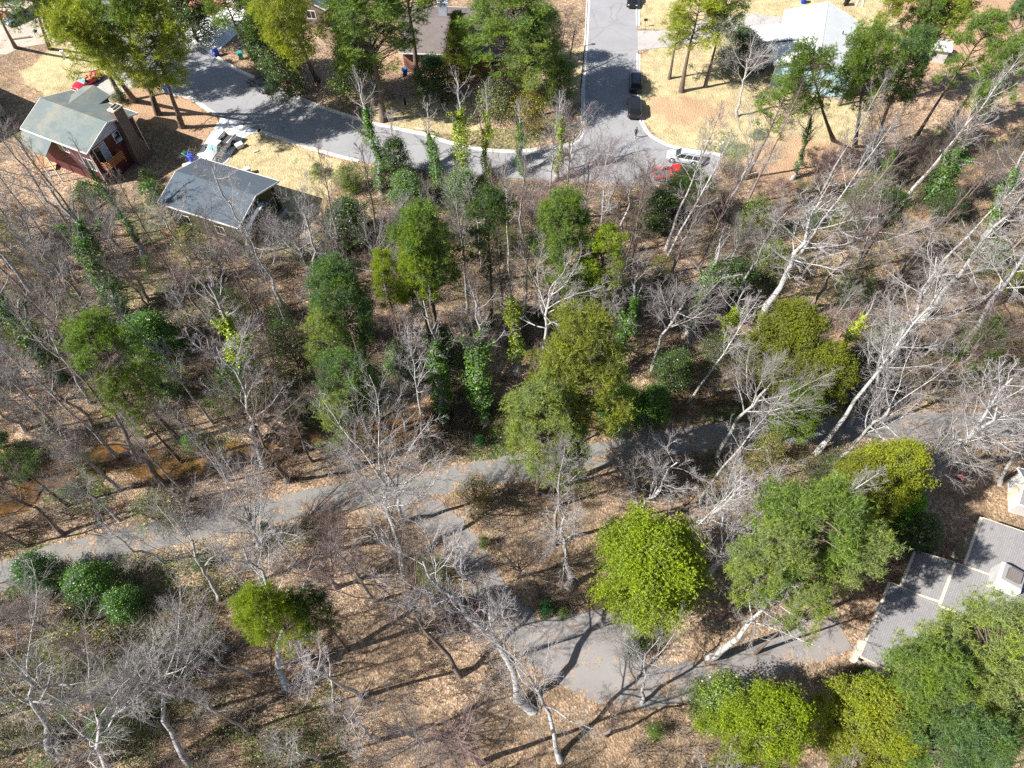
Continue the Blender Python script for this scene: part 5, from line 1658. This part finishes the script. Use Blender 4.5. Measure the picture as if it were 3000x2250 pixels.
dense = [
 ('dense1', 1890, 1660, 190, 13, G_VIV, 'round vivid yellow-green tree beside the driveway pad', 0.62),
 ('dense1', 2290, 1010, 118, 14, G_OLIVE, 'dense olive tree above the path with pale limbs showing through', 0.62),
 ('dense0', 2390, 1110, 95, 12, G_OLIVE, 'dense olive tree, lower right half of the olive pair', 0.62),
 ('dense1', 2340, 1210, 80, 9, G_MID, 'low green tree hanging below the olive pair', 0.6),
 ('dense0', 2590, 1400, 105, 14, G_YEL, 'yellow-green tree on top of the huge green pine', 0.64),
 ('dense1', 2500, 1450, 90, 13, G_OLIVE, 'olive-green tree between the huge pine and the yellow-green one', 0.64),
 ('dense0', 2235, 2120, 135, 15, G_VIV, 'vivid green tree at the lower edge left of the path to the house', 0.64),
 ('dense1', 2520, 2090, 120, 15, G_YEL, 'yellow-green tree at the lower edge below the house corner', 0.64),
 ('dense0', 2580, 2200, 95, 14, G_YEL, 'second yellow-green tree touching the lower edge', 0.64),
 ('holly1', 2100, 2060, 75, 8, G_MID, 'dull green tree left of the vivid lower edge tree', 0.5),
 ('cedar0', 1345, 150, 68, 10, G_OLIVE, 'pointed olive cedar in front of the brick house', 0.45),
 ('holly0', 545, 30, 80, 10, G_DARK, 'dark glossy holly at the upper edge left of the white driveway', 0.5),
 ('holly0', 780, 130, 75, 11, G_DARK, 'dark glossy tree behind the parked dark car', 0.5),
 ('holly1', 830, 210, 60, 8, G_DARK, 'dark green holly hanging over the parked car', 0.5),
 ('holly0', 1050, 200, 80, 9, G_MID, 'green holly just above the grass island', 0.5),
 ('holly1', 1270, 230, 60, 6, G_DARK, 'dark shrubby tree below the pointed cedar', 0.5),
 ('holly1', 1600, 110, 45, 9, G_DARK, 'dark narrow tree beside the side street verge', 0.5),
 ('wispy0', 1450, 300, 60, 6, G_SAGE, 'pale sage tree at the corner of the two streets', 0.5),
 ('wispy0', 1545, 330, 65, 6, (0.2, 0.19, 0.03), 'yellow-green airy tree at the corner by the grass island', 0.5),
 ('holly1', 1640, 240, 50, 7, G_MID, 'green shrubby tree at the foot of the street lamp', 0.5),
 ('holly0', 2680, 1570, 70, 6, G_DARK, 'dark glossy tree in the corner of the stepped house', 0.5),
 ('holly0', 2640, 1500, 55, 7, (0.08, 0.22, 0.02), 'bright green laurel right of the huge pine', 0.5),
 ('holly1', 2170, 150, 65, 6, G_DARK, 'dark shrubby tree in the shade left of the blue house', 0.5),
 ('holly1', 1815, 1195, 68, 6, (0.08, 0.19, 0.03), 'bright green laurel right of the largest pine', 0.5),
 ('holly1', 1910, 1185, 55, 5, (0.07, 0.16, 0.04), 'green laurel between bare trunks above the path', 0.5),
 ('holly1', 110, 1680, 62, 5, (0.06, 0.14, 0.06), 'pale-leaved laurel beside the path at the left', 0.5),
 ('holly1', 260, 1720, 70, 5, IVY_G, 'green laurel thicket below the path at the left', 0.5),
 ('holly1', 360, 1770, 55, 4, IVY_G, 'low green laurel next to the thicket at the left', 0.5),
 ('wispy0', 2550, 560, 60, 5, G_MID, 'airy green sapling among the right-hand trunks', 0.5),
 ('holly1', 1350, 560, 60, 5, G_BLUE, 'ivy-covered mound between the ivy columns below the street', 0.5),
 ('holly1', 1190, 560, 55, 5, G_BLUE, 'dark green mound right of the first ivy column', 0.5),
 ('holly1', 1160, 470, 50, 6, G_DARK, 'dark twiggy evergreen beside the leaning ivy column at the street', 0.5),
 ('wispy0', 2220, 640, 60, 6, G_MID, 'green airy tree under the bare trees at the right', 0.5),
 ('wispy0', 2250, 780, 70, 6, G_MID, 'low green airy tree behind white trunks', 0.5),
 ('wispy0', 2510, 830, 60, 6, G_DARK, 'dark airy evergreen between white crowns', 0.5),
 ('wispy0', 2550, 1030, 60, 5, G_BLUE, 'airy green tree right of the bright ivy stub', 0.5),
 ('wispy0', 2880, 1010, 70, 5, (0.08, 0.16, 0.03), 'green airy shrub tree by the creek near the right edge', 0.5),
 ('wispy0', 2600, 1000, 55, 4, (0.07, 0.15, 0.03), 'bright low evergreen above the creek at the right', 0.5),
 ('wispy0', 700, 1130, 80, 6, IVY_G, 'green airy tree at the foot of the ivy trunk left of centre', 0.5),
 ('wispy0', 850, 1020, 80, 7, G_DARK, 'dark airy tree left of the blue-green pine', 0.5),
 ('wispy0', 1330, 1040, 60, 6, G_BLUE, 'dark airy tree between the two ivy columns at centre', 0.5),
 ('wispy0', 560, 720, 60, 5, G_SAGE, 'sage airy shrub tree behind the olive house', 0.5),
 ('wispy0', 1020, 520, 45, 4, (0.1, 0.15, 0.03), 'small green airy shrub by the leaning trunk near the street', 0.5),
 ('wispy0', 450, 1500, 60, 5, G_SAGE, 'sage airy shrub tree beside the path at the left', 0.5),
 ('wispy0', 480, 1950, 80, 5, G_DARK, 'dark airy evergreen in the lower left woods', 0.5),
 ('wispy0', 200, 1900, 80, 5, G_OLIVE, 'olive airy evergreen in the lower left woods', 0.5),
 ('wispy0', 330, 2120, 70, 4, IVY_G, 'green airy evergreen near the lower left corner', 0.5),
 ('wispy0', 1270, 1670, 60, 5, G_MID, 'green airy tree by the woodland driveway', 0.5),
 ('wispy0', 1390, 1450, 60, 5, (0.13, 0.12, 0.04), 'brown-green airy shrub tree where driveway and path meet', 0.5),
 ('wispy0', 2250, 1320, 55, 5, G_OLIVE, 'olive airy shrub tree below the path at the right', 0.5),
]
for k, cx, cy, r, H, col, lb, fz in dense:
    evergreen('cedar_tree' if k == 'cedar0' else 'evergreen_tree', k, cx, cy, r, H, col, lb, fz, group='evergreen trees between the bare ones')
shrubs = [
 ('shrub0', 745, 137, 28, 2.4, (0.08, 0.2, 0.03), 'round bright green shrub beside the pine trunk near the teal bin'),
 ('shrub1', 348, 286, 26, 1.6, G_DARK, 'dark green shrub between driveway and first pine trunk'),
 ('shrub0', 405, 232, 26, 2.0, G_YEL, 'yellow-green shrub by the kerb mailbox'),
 ('shrub0', 1600, 1783, 24, 2.0, (0.02, 0.09, 0.035), 'small dark blue-green bush above the driveway pad'),
 ('shrub0', 1862, 1895, 32, 2.6, (0.03, 0.09, 0.03), 'dark green bush at the right of the driveway pad'),
 ('shrub0', 1405, 1292, 14, 1.6, (0.02, 0.12, 0.04), 'little vivid green bush above the path'),
 ('shrub1', 2528, 1972, 26, 1.4, (0.03, 0.07, 0.02), 'dark shrub by the corner of the stepped house'),
 ('shrub1', 440, 560, 40, 2.4, (0.04, 0.13, 0.02), 'bright green bush in the shade between the two left houses'),
 ('shrub1', 2222, 395, 24, 1.2, (0.08, 0.14, 0.03), 'small green sprout on the bare slope'),
 ('shrub1', 930, 495, 24, 1.2, G_MID, 'low green shrub on the lawn of the olive house'),
 ('shrub1', 1030, 540, 34, 1.8, (0.10, 0.15, 0.04), 'spiky pale green shrub left of the first ivy column'),
 ('shrub1', 430, 520, 24, 2.0, G_DARK, 'dark shrub against the red house'),
 ('shrub1', 255, 560, 40, 2.2, IVY_G, 'green shrub below the porch of the red house'),
 ('shrub1', 780, 1555, 28, 2.0, (0.06, 0.13, 0.03), 'small green shrub under the large bare tree at the path'),
 ('shrub1', 590, 1650, 26, 1.8, IVY_G, 'low green shrub in the leaves below the path'),
 ('shrub1', 1420, 1590, 22, 1.6, (0.08, 0.13, 0.03), 'low green shrub beside the narrow driveway'),
 ('shrub1', 1650, 1795, 22, 1.2, (0.08, 0.14, 0.03), 'pale green low plant above the driveway pad'),
 ('shrub1', 2640, 1370, 20, 1.0, G_DARK, 'dark low plant by the pale trunks'),
 ('shrub1', 1920, 2140, 30, 1.8, (0.09, 0.16, 0.03), 'yellow-green low shrub near the lower edge'),
 ('shrub1', 2910, 950, 36, 2.4, (0.09, 0.15, 0.02), 'yellow-green shrub near the right edge'),
]
for k, cx, cy, r, H, col, lb in shrubs:
    evergreen('evergreen_shrub', k, cx, cy, r, H, col, lb, 0.5, group='garden and woodland shrubs')

# trees given by base and top pixel
def stem(name, key, b, t, H, label, bark=GREY, ivy=IVY_G, radius=None, pale=False, group=None, cat='tree'):
    B = P(*b); B.z = gh(B.x, B.y) - 0.1
    T = P(t[0], t[1], H)
    r = radius
    return plant(name, key, B, T, r, (bark, bark, ivy), label, cat, group, pale, rz=(b[0] * 0.37) % 6.28)
IG = 'ivy-covered trunks'
ivies = [
 ('ivy0', (1118, 565), (1045, 215), 13, 'first ivy-covered trunk from the left at the street, leaning left', IVY_G, 2.6),
 ('ivy1', (1292, 592), (1252, 300), 11, 'ivy-covered trunk second from the left, in front of the grass island', IVY_G, 1.7),
 ('ivy1', (1372, 565), (1335, 215), 13, 'thickest ivy column of the street row, bright yellow-green top', IVY_Y, 2.4),
 ('ivy0', (1430, 532), (1424, 245), 11, 'ivy column right of the thickest one in the street row', IVY_Y, 2.0),
 ('ivy0', (1532, 515), (1518, 300), 9, 'dark ivy column under the yellow-green corner tree', IVY_G, 1.6),
 ('ivy2', (1622, 528), (1650, 280), 11, 'slender bright ivy stem at the right end of the street row', IVY_Y, 2.6),
 ('ivy1', (1300, 1235), (1240, 880), 13, 'wide green ivy column left of centre below the big pine', IVY_G, 2.4),
 ('ivy1', (1422, 1225), (1385, 855), 14, 'tall ivy column in the middle, straight down to the creek', IVY_G, 2.8),
 ('ivy2', (1505, 1100), (1500, 800), 12, 'thin forked ivy stem left of the largest pine', IVY_Y, 3.2),
 ('ivy0', (1800, 1120), (1868, 760), 14, 'ivy trunk with yellow top right of the largest pine', IVY_G, 2.8),
 ('ivy2', (2318, 528), (2395, 300), 10, 'straight ivy stem on the bare slope below the blue house', IVY_G, 1.4),
 ('ivy0', (2562, 568), (2640, 380), 9, 'ivy stem in the shadows below the right-hand pines', IVY_G, 1.8),
 ('ivy1', (2705, 590), (2865, 340), 14, 'thick leaning ivy trunk at the right with dark green base', IVY_G, 3.0),
 ('ivy3', (2860, 350), (2920, 210), 9, 'pale bare tree with yellow-green ivy near the upper right edge', IVY_Y, 3.4),
 ('ivy2', (2445, 1065), (2560, 880), 8, 'short bright yellow ivy stub right of the olive trees', (0.3, 0.4, 0.03), 2.2),
 ('ivy1', (385, 960), (120, 520), 17, 'long leaning ivy trunk in the left woods below the red house', IVY_G, 4.0),
 ('ivy0', (770, 1180), (610, 830), 15, 'leaning ivy trunk left of centre, pale green leaves', IVY_Y, 3.6),
 ('ivy0', (180, 1120), (-60, 760), 15, 'ivy trunk leaning out of the left edge', IVY_G, 4.0),
 ('ivy2', (420, 750), (220, 420), 13, 'thin ivy trunk beside the red house', IVY_G, 2.2),
 ('ivy2', (960, 1080), (900, 800), 12, 'thin ivy stem left of the blue-green pine', IVY_G, 2.0),
 ('ivy2', (2100, 1060), (2180, 850), 11, 'ivy stem with green patch among pale branches right of centre', IVY_Y, 2.6),
 ('ivy0', (520, 1160), (330, 1010), 10, 'low leaning ivy trunk under the soft green pine', IVY_G, 2.2),
 ('ivy2', (2020, 1000), (2110, 700), 13, 'pale tree with ivy foot right of the bright pines', IVY_G, 3.4),
 ('ivy2', (2880, 700), (3010, 430), 12, 'ivy-wrapped pale tree near the right edge', IVY_G, 3.0),
]
for k, b, t, H, lb, ic, r in ivies:
    stem('ivy_clad_tree', k, b, t, H, lb, GREY, ic, PROTO[k][1] * min(max(r / 1.9, 0.95), 1.7), False, IG)

WG = 'pale bare trees'
pales = [
 ('oak0', (2158, 348), (2205, 75), 13, 'white-limbed bare tree standing alone on the lawn by the blue house', 5.0),
 ('slim0', (2690, 1435), (2990, 1080), 19, 'thick pale leaning trunk right of the yellow-green tree, upper of the white pair', 3.8),
 ('crook0', (2720, 1395), (2960, 1150), 17, 'short pale trunk beside the red ball', 5.0),
 ('oak1', (2438, 1362), (2720, 1080), 17, 'large white crooked tree across the path at the right', 4.8),
 ('crook1', (2486, 1245), (2620, 950), 15, 'white tree with blotched trunk rising from the path edge', 4.2),
 ('oak2', (2100, 1345), (2330, 1020), 17, 'pale tree leaning over the path right of centre', 5.0),
 ('slim1', (2075, 1925), (2330, 1690), 15, 'thick blotched white trunk leaning right above the lower driveway', 3.6),
 ('vase0', (2075, 1685), (2260, 1380), 14, 'white-barked tree with fine upright twigs right of the vivid round tree', 5.2),
 ('oak1', (2120, 660), (2260, 330), 16, 'pale spreading tree left of the right-hand woods', 4.5),
 ('slim2', (2230, 960), (2420, 560), 19, 'slender white tree leaning right in the right-hand woods', 5.2),
 ('oak0', (2470, 850), (2640, 560), 15, 'white spreading crown in the right-hand woods', 5.6),
 ('crook2', (2600, 1050), (2760, 720), 16, 'white crooked tree above the creek at the right', 5.4),
 ('slim0', (2390, 1330), (2790, 800), 22, 'long white pole tree leaning far right across the woods', 3.2),
 ('slim1', (2850, 1010), (3060, 640), 20, 'slender leaning pole near the right edge above the creek', 4.2),
 ('slim2', (2700, 930), (3000, 560), 20, 'slender leaning pole left of the one at the right edge', 4.2),
 ('oak2', (2930, 1420), (3090, 1120), 17, 'large pale tree at the right edge above the shed', 4.0),
 ('vase1', (2560, 560), (2590, 330), 9, 'grey vase-shaped tree in the upper right woods', 3.6),
 ('vase2', (2760, 480), (2810, 300), 8, 'grey bushy tree right of the thick ivy trunk', 3.4),
 ('oak1', (1185, 1680), (1060, 1210), 17, 'large bare oak with pale limbs standing at the path left of centre', 6.0),
 ('crook0', (1560, 2082), (1180, 1560), 20, 'tall bare tree leaning left beside the driveway pad', 4.6),
 ('oak0', (1350, 1980), (1080, 1580), 18, 'bare tree with thick dark trunk in the lower middle woods', 5.4),
 ('oak2', (1640, 2230), (1500, 1850), 15, 'white branched tree below the driveway pad', 4.6),
 ('oak0', (1880, 2060), (1900, 1830), 11, 'white bare tree in front of the lower driveway', 3.6),
 ('slim2', (1665, 1720), (1640, 1470), 13, 'straight thin bare tree left of the vivid round tree', 3.2),
 ('crook1', (840, 2020), (700, 1560), 17, 'bare tree in the lower left woods left of the vivid pine', 4.8),
 ('oak2', (560, 2240), (420, 1800), 15, 'big crooked white-limbed oak near the lower left corner', 5.4),
 ('oak1', (150, 2200), (20, 1850), 15, 'white-limbed oak beside the lower left corner', 6.0),
 ('oak0', (330, 2330), (260, 1960), 15, 'white-limbed oak rising from below the lower left edge', 6.0),
 ('vase1', (760, 1610), (650, 1320), 13, 'bare tree with many rising stems beside the path at the left', 4.6),
 ('oak0', (640, 1760), (520, 1480), 13, 'bare tree with dark forks just below the path at the left', 4.8),
 ('crook2', (480, 1420), (180, 1040), 18, 'dark bare trunk leaning over the creek bank at the left', 4.4),
 ('crook1', (770, 1360), (620, 980), 16, 'bare tree right of the creek pool at the left', 4.6),
 ('oak2', (260, 1180), (80, 860), 16, 'pale crooked crown at the left edge of the woods', 5.0),
 ('vase0', (900, 780), (840, 640), 8, 'fine silvery tree right behind the olive house', 4.0),
 ('vase2', (820, 720), (790, 620), 6, 'silvery bush tree at the wall of the olive house', 3.0),
 ('vase1', (650, 800), (600, 650), 9, 'silvery fine-twigged tree below the olive house deck', 4.6),
 ('oak1', (560, 760), (420, 560), 10, 'pale twisted tree between the two left houses', 4.0),
 ('slim2', (1190, 530), (1130, 320), 10, 'thin grey tree at the kerb right of the first ivy trunk', 2.2),
 ('slim1', (1630, 250), (1660, 20), 9, 'thin dark-stemmed tree beside the side street', 2.6),
 ('slim0', (1665, 270), (1690, 40), 9, 'second thin dark-stemmed tree beside the side street', 2.4),
 ('oak2', (1010, 270), (990, 60), 10, 'reddish-grey bare tree in front of the dark-roofed house', 3.6),
 ('vase0', (1060, 330), (1075, 210), 6, 'small grey tree at the left end of the grass island', 2.4),
 ('vase1', (1280, 330), (1262, 270), 3, 'low bare shrub tree on the grass island', 1.6),
 ('oak0', (1665, 500), (1690, 300), 9, 'grey branching tree at the corner of the streets', 3.4),
 ('oak1', (1780, 620), (1830, 470), 8, 'pale small tree in the reddish brush below the street', 3.2),
 ('vase2', (1950, 620), (2060, 500), 8, 'grey fine-twigged tree right of the reddish brush', 3.2),
 ('slim0', (1310, 1170), (1180, 900), 12, 'thin pale tree in front of the ivy columns', 2.6),
 ('vase0', (1870, 1480), (1800, 1250), 11, 'crooked pale tree below the largest pine', 3.6),
 ('crook2', (1830, 1600), (2000, 1330), 11, 'pale tree leaning right above the vivid round tree', 4.0),
]
PALECOL = [PALE, (0.47, 0.46, 0.46), (0.43, 0.42, 0.40)]
darkb = {'dark bare trunk leaning over the creek bank at the left', 'thin dark-stemmed tree beside the side street', 'second thin dark-stemmed tree beside the side street', 'bare tree with thick dark trunk in the lower middle woods'}
for i, (k, b, t, H, lb, r) in enumerate(pales):
    col = BROWN if lb in darkb else PINK if 'reddish-grey' in lb else PALECOL[i % 3]
    stem('bare_tree', k, b, t, H, lb, col, IVY_G, r, lb not in darkb, WG)
pt = [((145, 142), (60, -120), 21, 'pine trunk between the grey hatchback and the shaded yard, upper left'), ((45, 138), (-60, -80), 20, 'pine trunk at the left edge beside the blue-grey roof'), ((135, 80), (90, -110), 20, 'slim pine trunk right of the grey hatchback')]
for b, t, H, lb in pt:
    stem('pine_tree', 'pine2', b, t, H, lb, PINEBARK, G_MID, 3.4, group=PG)
for o in [o for o in bpy.data.objects if o.name.startswith('crown') and o.parent and o.parent.get('label', '').startswith(('pine trunk', 'slim pine trunk'))]:
    o.color = (*G_MID, 1)

# ------------------------------------------------------------ the other bare trees of the woods
rnd = random.Random(77)
no_go = [gpoly(p) for p in ([(300, -60), (3060, -60), (3060, 300), (2100, 470), (1960, 560), (1300, 600), (1100, 600), (960, 690), (880, 760), (560, 720), (430, 700), (120, 560), (-60, 330), (-60, -60)],
                            [(2480, 1500), (3100, 1380), (3100, 2300), (2450, 2300)], [(1480, 1800), (1900, 1760), (1960, 2060), (1560, 2060)])]
taken = [(b.x, b.y) for _, b, _ in TREES]
cands = []
bands = [(480, 'in the upper woods just below the street'), (800, 'across the middle of the woods'), (1150, 'along the creek above the path'), (1480, 'just below the path'), (1800, 'in the lower woods'), (2060, 'near the lower edge'), (9999, 'near the lower edge')]
tries = 0
while len(cands) < 235 and tries < 9000:
    tries += 1
    px, py = rnd.uniform(-260, 3150), rnd.uniform(520, 2420)
    g = P(px, py)
    if any(in_poly(np.array([g.x]), np.array([g.y]), pl)[0] for pl in no_go): continue
    if min(float(seg_dist(np.array([g.x]), np.array([g.y]), path_line)[0]), float(seg_dist(np.array([g.x]), np.array([g.y]), drive_line)[0])) < 2.1: continue
    centre = 900 < px < 2300 and py > 1350
    sp = 3.6 if centre else 4.1 if (px > 1950 and 700 < py < 1420) else 3.0
    if min((hypot(g.x - a, g.y - b) for a, b in taken), default=9) < sp: continue
    if py > 1450 and rnd.random() < 0.12: continue
    ty = py - 13 * 0.55 * CAM_F / depth(g) * 0.6
    tx = px + (px - 1520) / (2500 - py + 1) * (py - ty) * 0.8
    if 1250 < tx < 2200 and ty < 520: continue
    if tx < 1000 and ty < 560 and py < 760: continue
    taken.append((g.x, g.y)); cands.append((px, py, g))
rows = {}
for px, py, g in cands:
    r_ = next(nm for lim, nm in bands if py < lim)
    rows.setdefault(r_, []).append((px, py, g))
def ordn(n):
    return '%d%s' % (n, 'th' if 10 <= n % 100 <= 20 else {1: 'st', 2: 'nd', 3: 'rd'}.get(n % 10, 'th'))
for nm, lst in rows.items():
    lst.sort(key=lambda q: q[0])
    for i, (px, py, g) in enumerate(lst):
        st = rnd.choices(['slim', 'oak', 'vase', 'crook'], [4.2, 1.5, 1.9, 2.6])[0]
        key = st + str(rnd.randrange(3))
        H = {'slim': rnd.uniform(14, 22), 'oak': rnd.uniform(11, 17), 'vase': rnd.uniform(5, 10), 'crook': rnd.uniform(12, 19)}[st]
        if px < 900 and py > 1500: H *= 0.85
        rr = PROTO[key][1] * H / PROTO[key][0] * rnd.uniform(0.75, 1.0)
        lean = rnd.uniform(-0.05, 0.06) + (0.12 if px > 1900 else 0) + (-0.03 if px < 900 else 0)
        leany = rnd.uniform(-0.06, 0.04)
        b = Vector((g.x, g.y, gh(g.x, g.y) - 0.1))
        col = rnd.choices([GREY, PALE, BROWN, PINK], [4.5, 2, 3.2, 1.2])[0]
        word = {GREY: 'grey', PALE: 'pale', BROWN: 'brown', PINK: 'reddish'}[col]
        v = rnd.uniform(0.85, 1.15); c2 = tuple(min(0.75, c * v) for c in col)
        sh = {'slim': 'slender', 'oak': 'spreading', 'vase': 'bushy', 'crook': 'crooked'}[st]
        plant('bare_tree', key, b, b + Vector((lean * H, leany * H, H)), rr, (c2, c2, IVY_G), f'{sh} bare {word} tree, {ordn(i + 1)} trunk from the left {nm}', 'tree', 'bare trees of the woods', col in (PALE, GREY) and rnd.random() < 0.6, rnd.uniform(0, 6.28))

# low evergreen saplings scattered through the understorey
low = []
for _ in range(4000):
    if len(low) >= 46: break
    px, py = rnd.uniform(-60, 3000), rnd.uniform(600, 1420)
    if px > 1250 and rnd.random() < 0.5: continue
    g = P(px, py)
    if any(in_poly(np.array([g.x]), np.array([g.y]), pl)[0] for pl in no_go): continue
    if float(dev_dist(np.array([g.x]), np.array([g.y]))[0]) < 1.5: continue
    if min((hypot(g.x - q[2].x, g.y - q[2].y) for q in low), default=9) < 3.5: continue
    low.append((px, py, g))
low.sort(key=lambda q: q[0])
for i, (px, py, g) in enumerate(low):
    H = rnd.uniform(2.5, 6.5)
    b = Vector((g.x, g.y, gh(g.x, g.y) - 0.1))
    cname, col = rnd.choice([('dark green', G_DARK), ('dark green', G_DARK), ('grey-green', G_BLUE), ('ivy-green', IVY_G), ('olive', G_OLIVE)])
    plant('evergreen_sapling', rnd.choice(['wispy0', 'wispy0', 'holly1']), b, b + Vector((rnd.uniform(-0.3, 0.3), 0, H)), H * rnd.uniform(0.32, 0.5), (BROWN, col, col),
          f'low {cname} evergreen sapling under the bare trees, {ordn(i + 1)} from the left above the path', 'tree', 'low evergreen saplings', rz=rnd.uniform(0, 6.28))

# ------------------------------------------------------------ undergrowth that nobody could count
def brush(name, label, n, test, hlo, hhi, cols_mat, color, seed, twigs=16, rmin=0.012):
    rng = np.random.default_rng(seed)
    px = rng.uniform(-200, 3200, n * 4); py = rng.uniform(430, 2400, n * 4)
    pts = np.array([tuple(P(a, b))[:2] for a, b in zip(px, py)])
    # even out the density on the ground: reject by how much ground a pixel covers
    dd = np.array([depth((x, y, 0)) for x, y in pts])
    w = (dd / dd.max()) ** 2.2
    keep = (rng.random(len(w)) < w) & test(px, py, pts[:, 0], pts[:, 1])
    keep &= dev_dist(pts[:, 0], pts[:, 1]) > 0.6
    pts = pts[keep][:n]
    z = ground_h(pts[:, 0], pts[:, 1])
    m = len(pts)
    base = np.concatenate([pts, z[:, None] - 0.05], 1)
    B = np.repeat(base, twigs, 0)
    H = (rng.uniform(hlo, hhi, m) * (0.6 + 0.8 * vnoise(pts[:, 0], pts[:, 1], 5, seed)))[:, None].repeat(twigs, 0) * rng.uniform(0.4, 1.1, (m * twigs, 1))
    d = norm(np.concatenate([rng.normal(0, 0.55, (m * twigs, 2)), np.ones((m * twigs, 1))], 1))
    off = np.concatenate([rng.normal(0, 0.35, (m * twigs, 2)), np.zeros((m * twigs, 1))], 1)
    p0 = B + off * 0.6
    p1 = p0 + d * H * 0.5
    d2 = norm(d + rng.normal(0, 0.45, d.shape))
    p2 = p1 + d2 * H * 0.5
    Q = np.stack([p0, p1, p2], 1)
    R = np.tile(np.array([[0.018, 0.013, 0.007]]), (len(Q), 1)) * rng.uniform(0.7, 1.3, (len(Q), 1))
    V, F = tubes(Q, R, 3)
    o = new_obj(name, np_mesh(name, V, F), None, [M['bark']])
    o.color = (*color, 1)
    return tag(o, label, 'undergrowth', None, 'stuff')

woods_px = [(-300, 560), (120, 560), (430, 690), (620, 740), (900, 740), (980, 560), (1110, 500), (1300, 515), (1500, 530), (1950, 535), (2120, 480), (2300, 540), (2480, 540), (2560, 460), (3300, 300), (3300, 1400), (2700, 1420), (2480, 1900), (2500, 2500), (-300, 2500)]
def test_woods(px, py, x, y):
    return in_poly(px, py, woods_px) & (fbm(x, y, 7, 91) > 0.42 + 0.12 * ((px > 1000) & (py > 1450)))
brush('grey_undergrowth', 'thin grey-brown saplings and brush over the forest floor', 5200, test_woods, 0.7, 2.4, None, (0.29, 0.24, 0.20), 5)
def test_dark(px, py, x, y):
    return in_poly(px, py, woods_px) & (fbm(x, y, 6, 95) > 0.45) & ~((px > 1000) & (py > 1500))
brush('brown_undergrowth', 'darker brown tangled brush between the trunks', 4200, test_dark, 0.5, 2.0, None, (0.17, 0.12, 0.09), 6)
red_px = [(1350, 500), (1700, 515), (1960, 530), (2000, 600), (1940, 720), (1700, 700), (1400, 640), (1320, 560)]
red2_px = [(900, 600), (1100, 620), (1180, 720), (1120, 800), (900, 780)]
red3_px = [(2250, 520), (2560, 560), (2500, 640), (2200, 640)]
def test_red(px, py, x, y):
    return in_poly(px, py, red_px) | in_poly(px, py, red2_px) | in_poly(px, py, red3_px)
brush('reddish_undergrowth', 'pinkish-grey thicket of fine twigs below the street', 2600, test_red, 1.2, 3.4, None, (0.34, 0.23, 0.22), 7, 20)

def leafy_cover(name, label, n, seed, color, test, h=0.35, size=0.14, per=26):
    rng = np.random.default_rng(seed)
    px = rng.uniform(-200, 3200, n * 5); py = rng.uniform(430, 2400, n * 5)
    pts = np.array([tuple(P(a, b))[:2] for a, b in zip(px, py)])
    keep = test(px, py, pts[:, 0], pts[:, 1]) & (dev_dist(pts[:, 0], pts[:, 1]) > 0.5)
    pts = pts[keep][:n]
    z = ground_h(pts[:, 0], pts[:, 1])
    C = np.repeat(np.concatenate([pts, z[:, None]], 1), per, 0)
    C = C + np.concatenate([rng.normal(0, 0.45, (len(C), 2)), rng.random((len(C), 1)) * h * 2], 1)
    V, F = leaf_quads(C, size, rng)
    o = new_obj(name, np_mesh(name, V, F), None, [M['ivy']])
    o.color = (*color, 1)
    return tag(o, label, 'ground cover', None, 'stuff')
def test_g(px, py, x, y):
    w = in_poly(px, py, woods_px) & (fbm(x, y, 9, 51) > 0.54) & ~((px > 1000) & (py > 1500))
    for cx, cy, r in [(230, 1455, 55), (330, 1690, 70), (1050, 1130, 90), (250, 2150, 110), (700, 1120, 80), (2350, 620, 70), (900, 1180, 80), (1350, 570, 90), (1180, 560, 60), (2860, 1000, 80), (450, 900, 80), (1000, 990, 90), (1340, 1100, 90), (2540, 860, 60), (2240, 760, 80), (600, 1010, 60)]:
        w |= (np.hypot(px - cx, py - cy) < r) & (vnoise(x, y, 2.2, 13) > 0.35)
    return w
leafy_cover('green_ground_cover', 'ivy and low evergreen leaves spreading over the forest floor', 6500, 15, (0.06, 0.12, 0.035), test_g, 0.35)
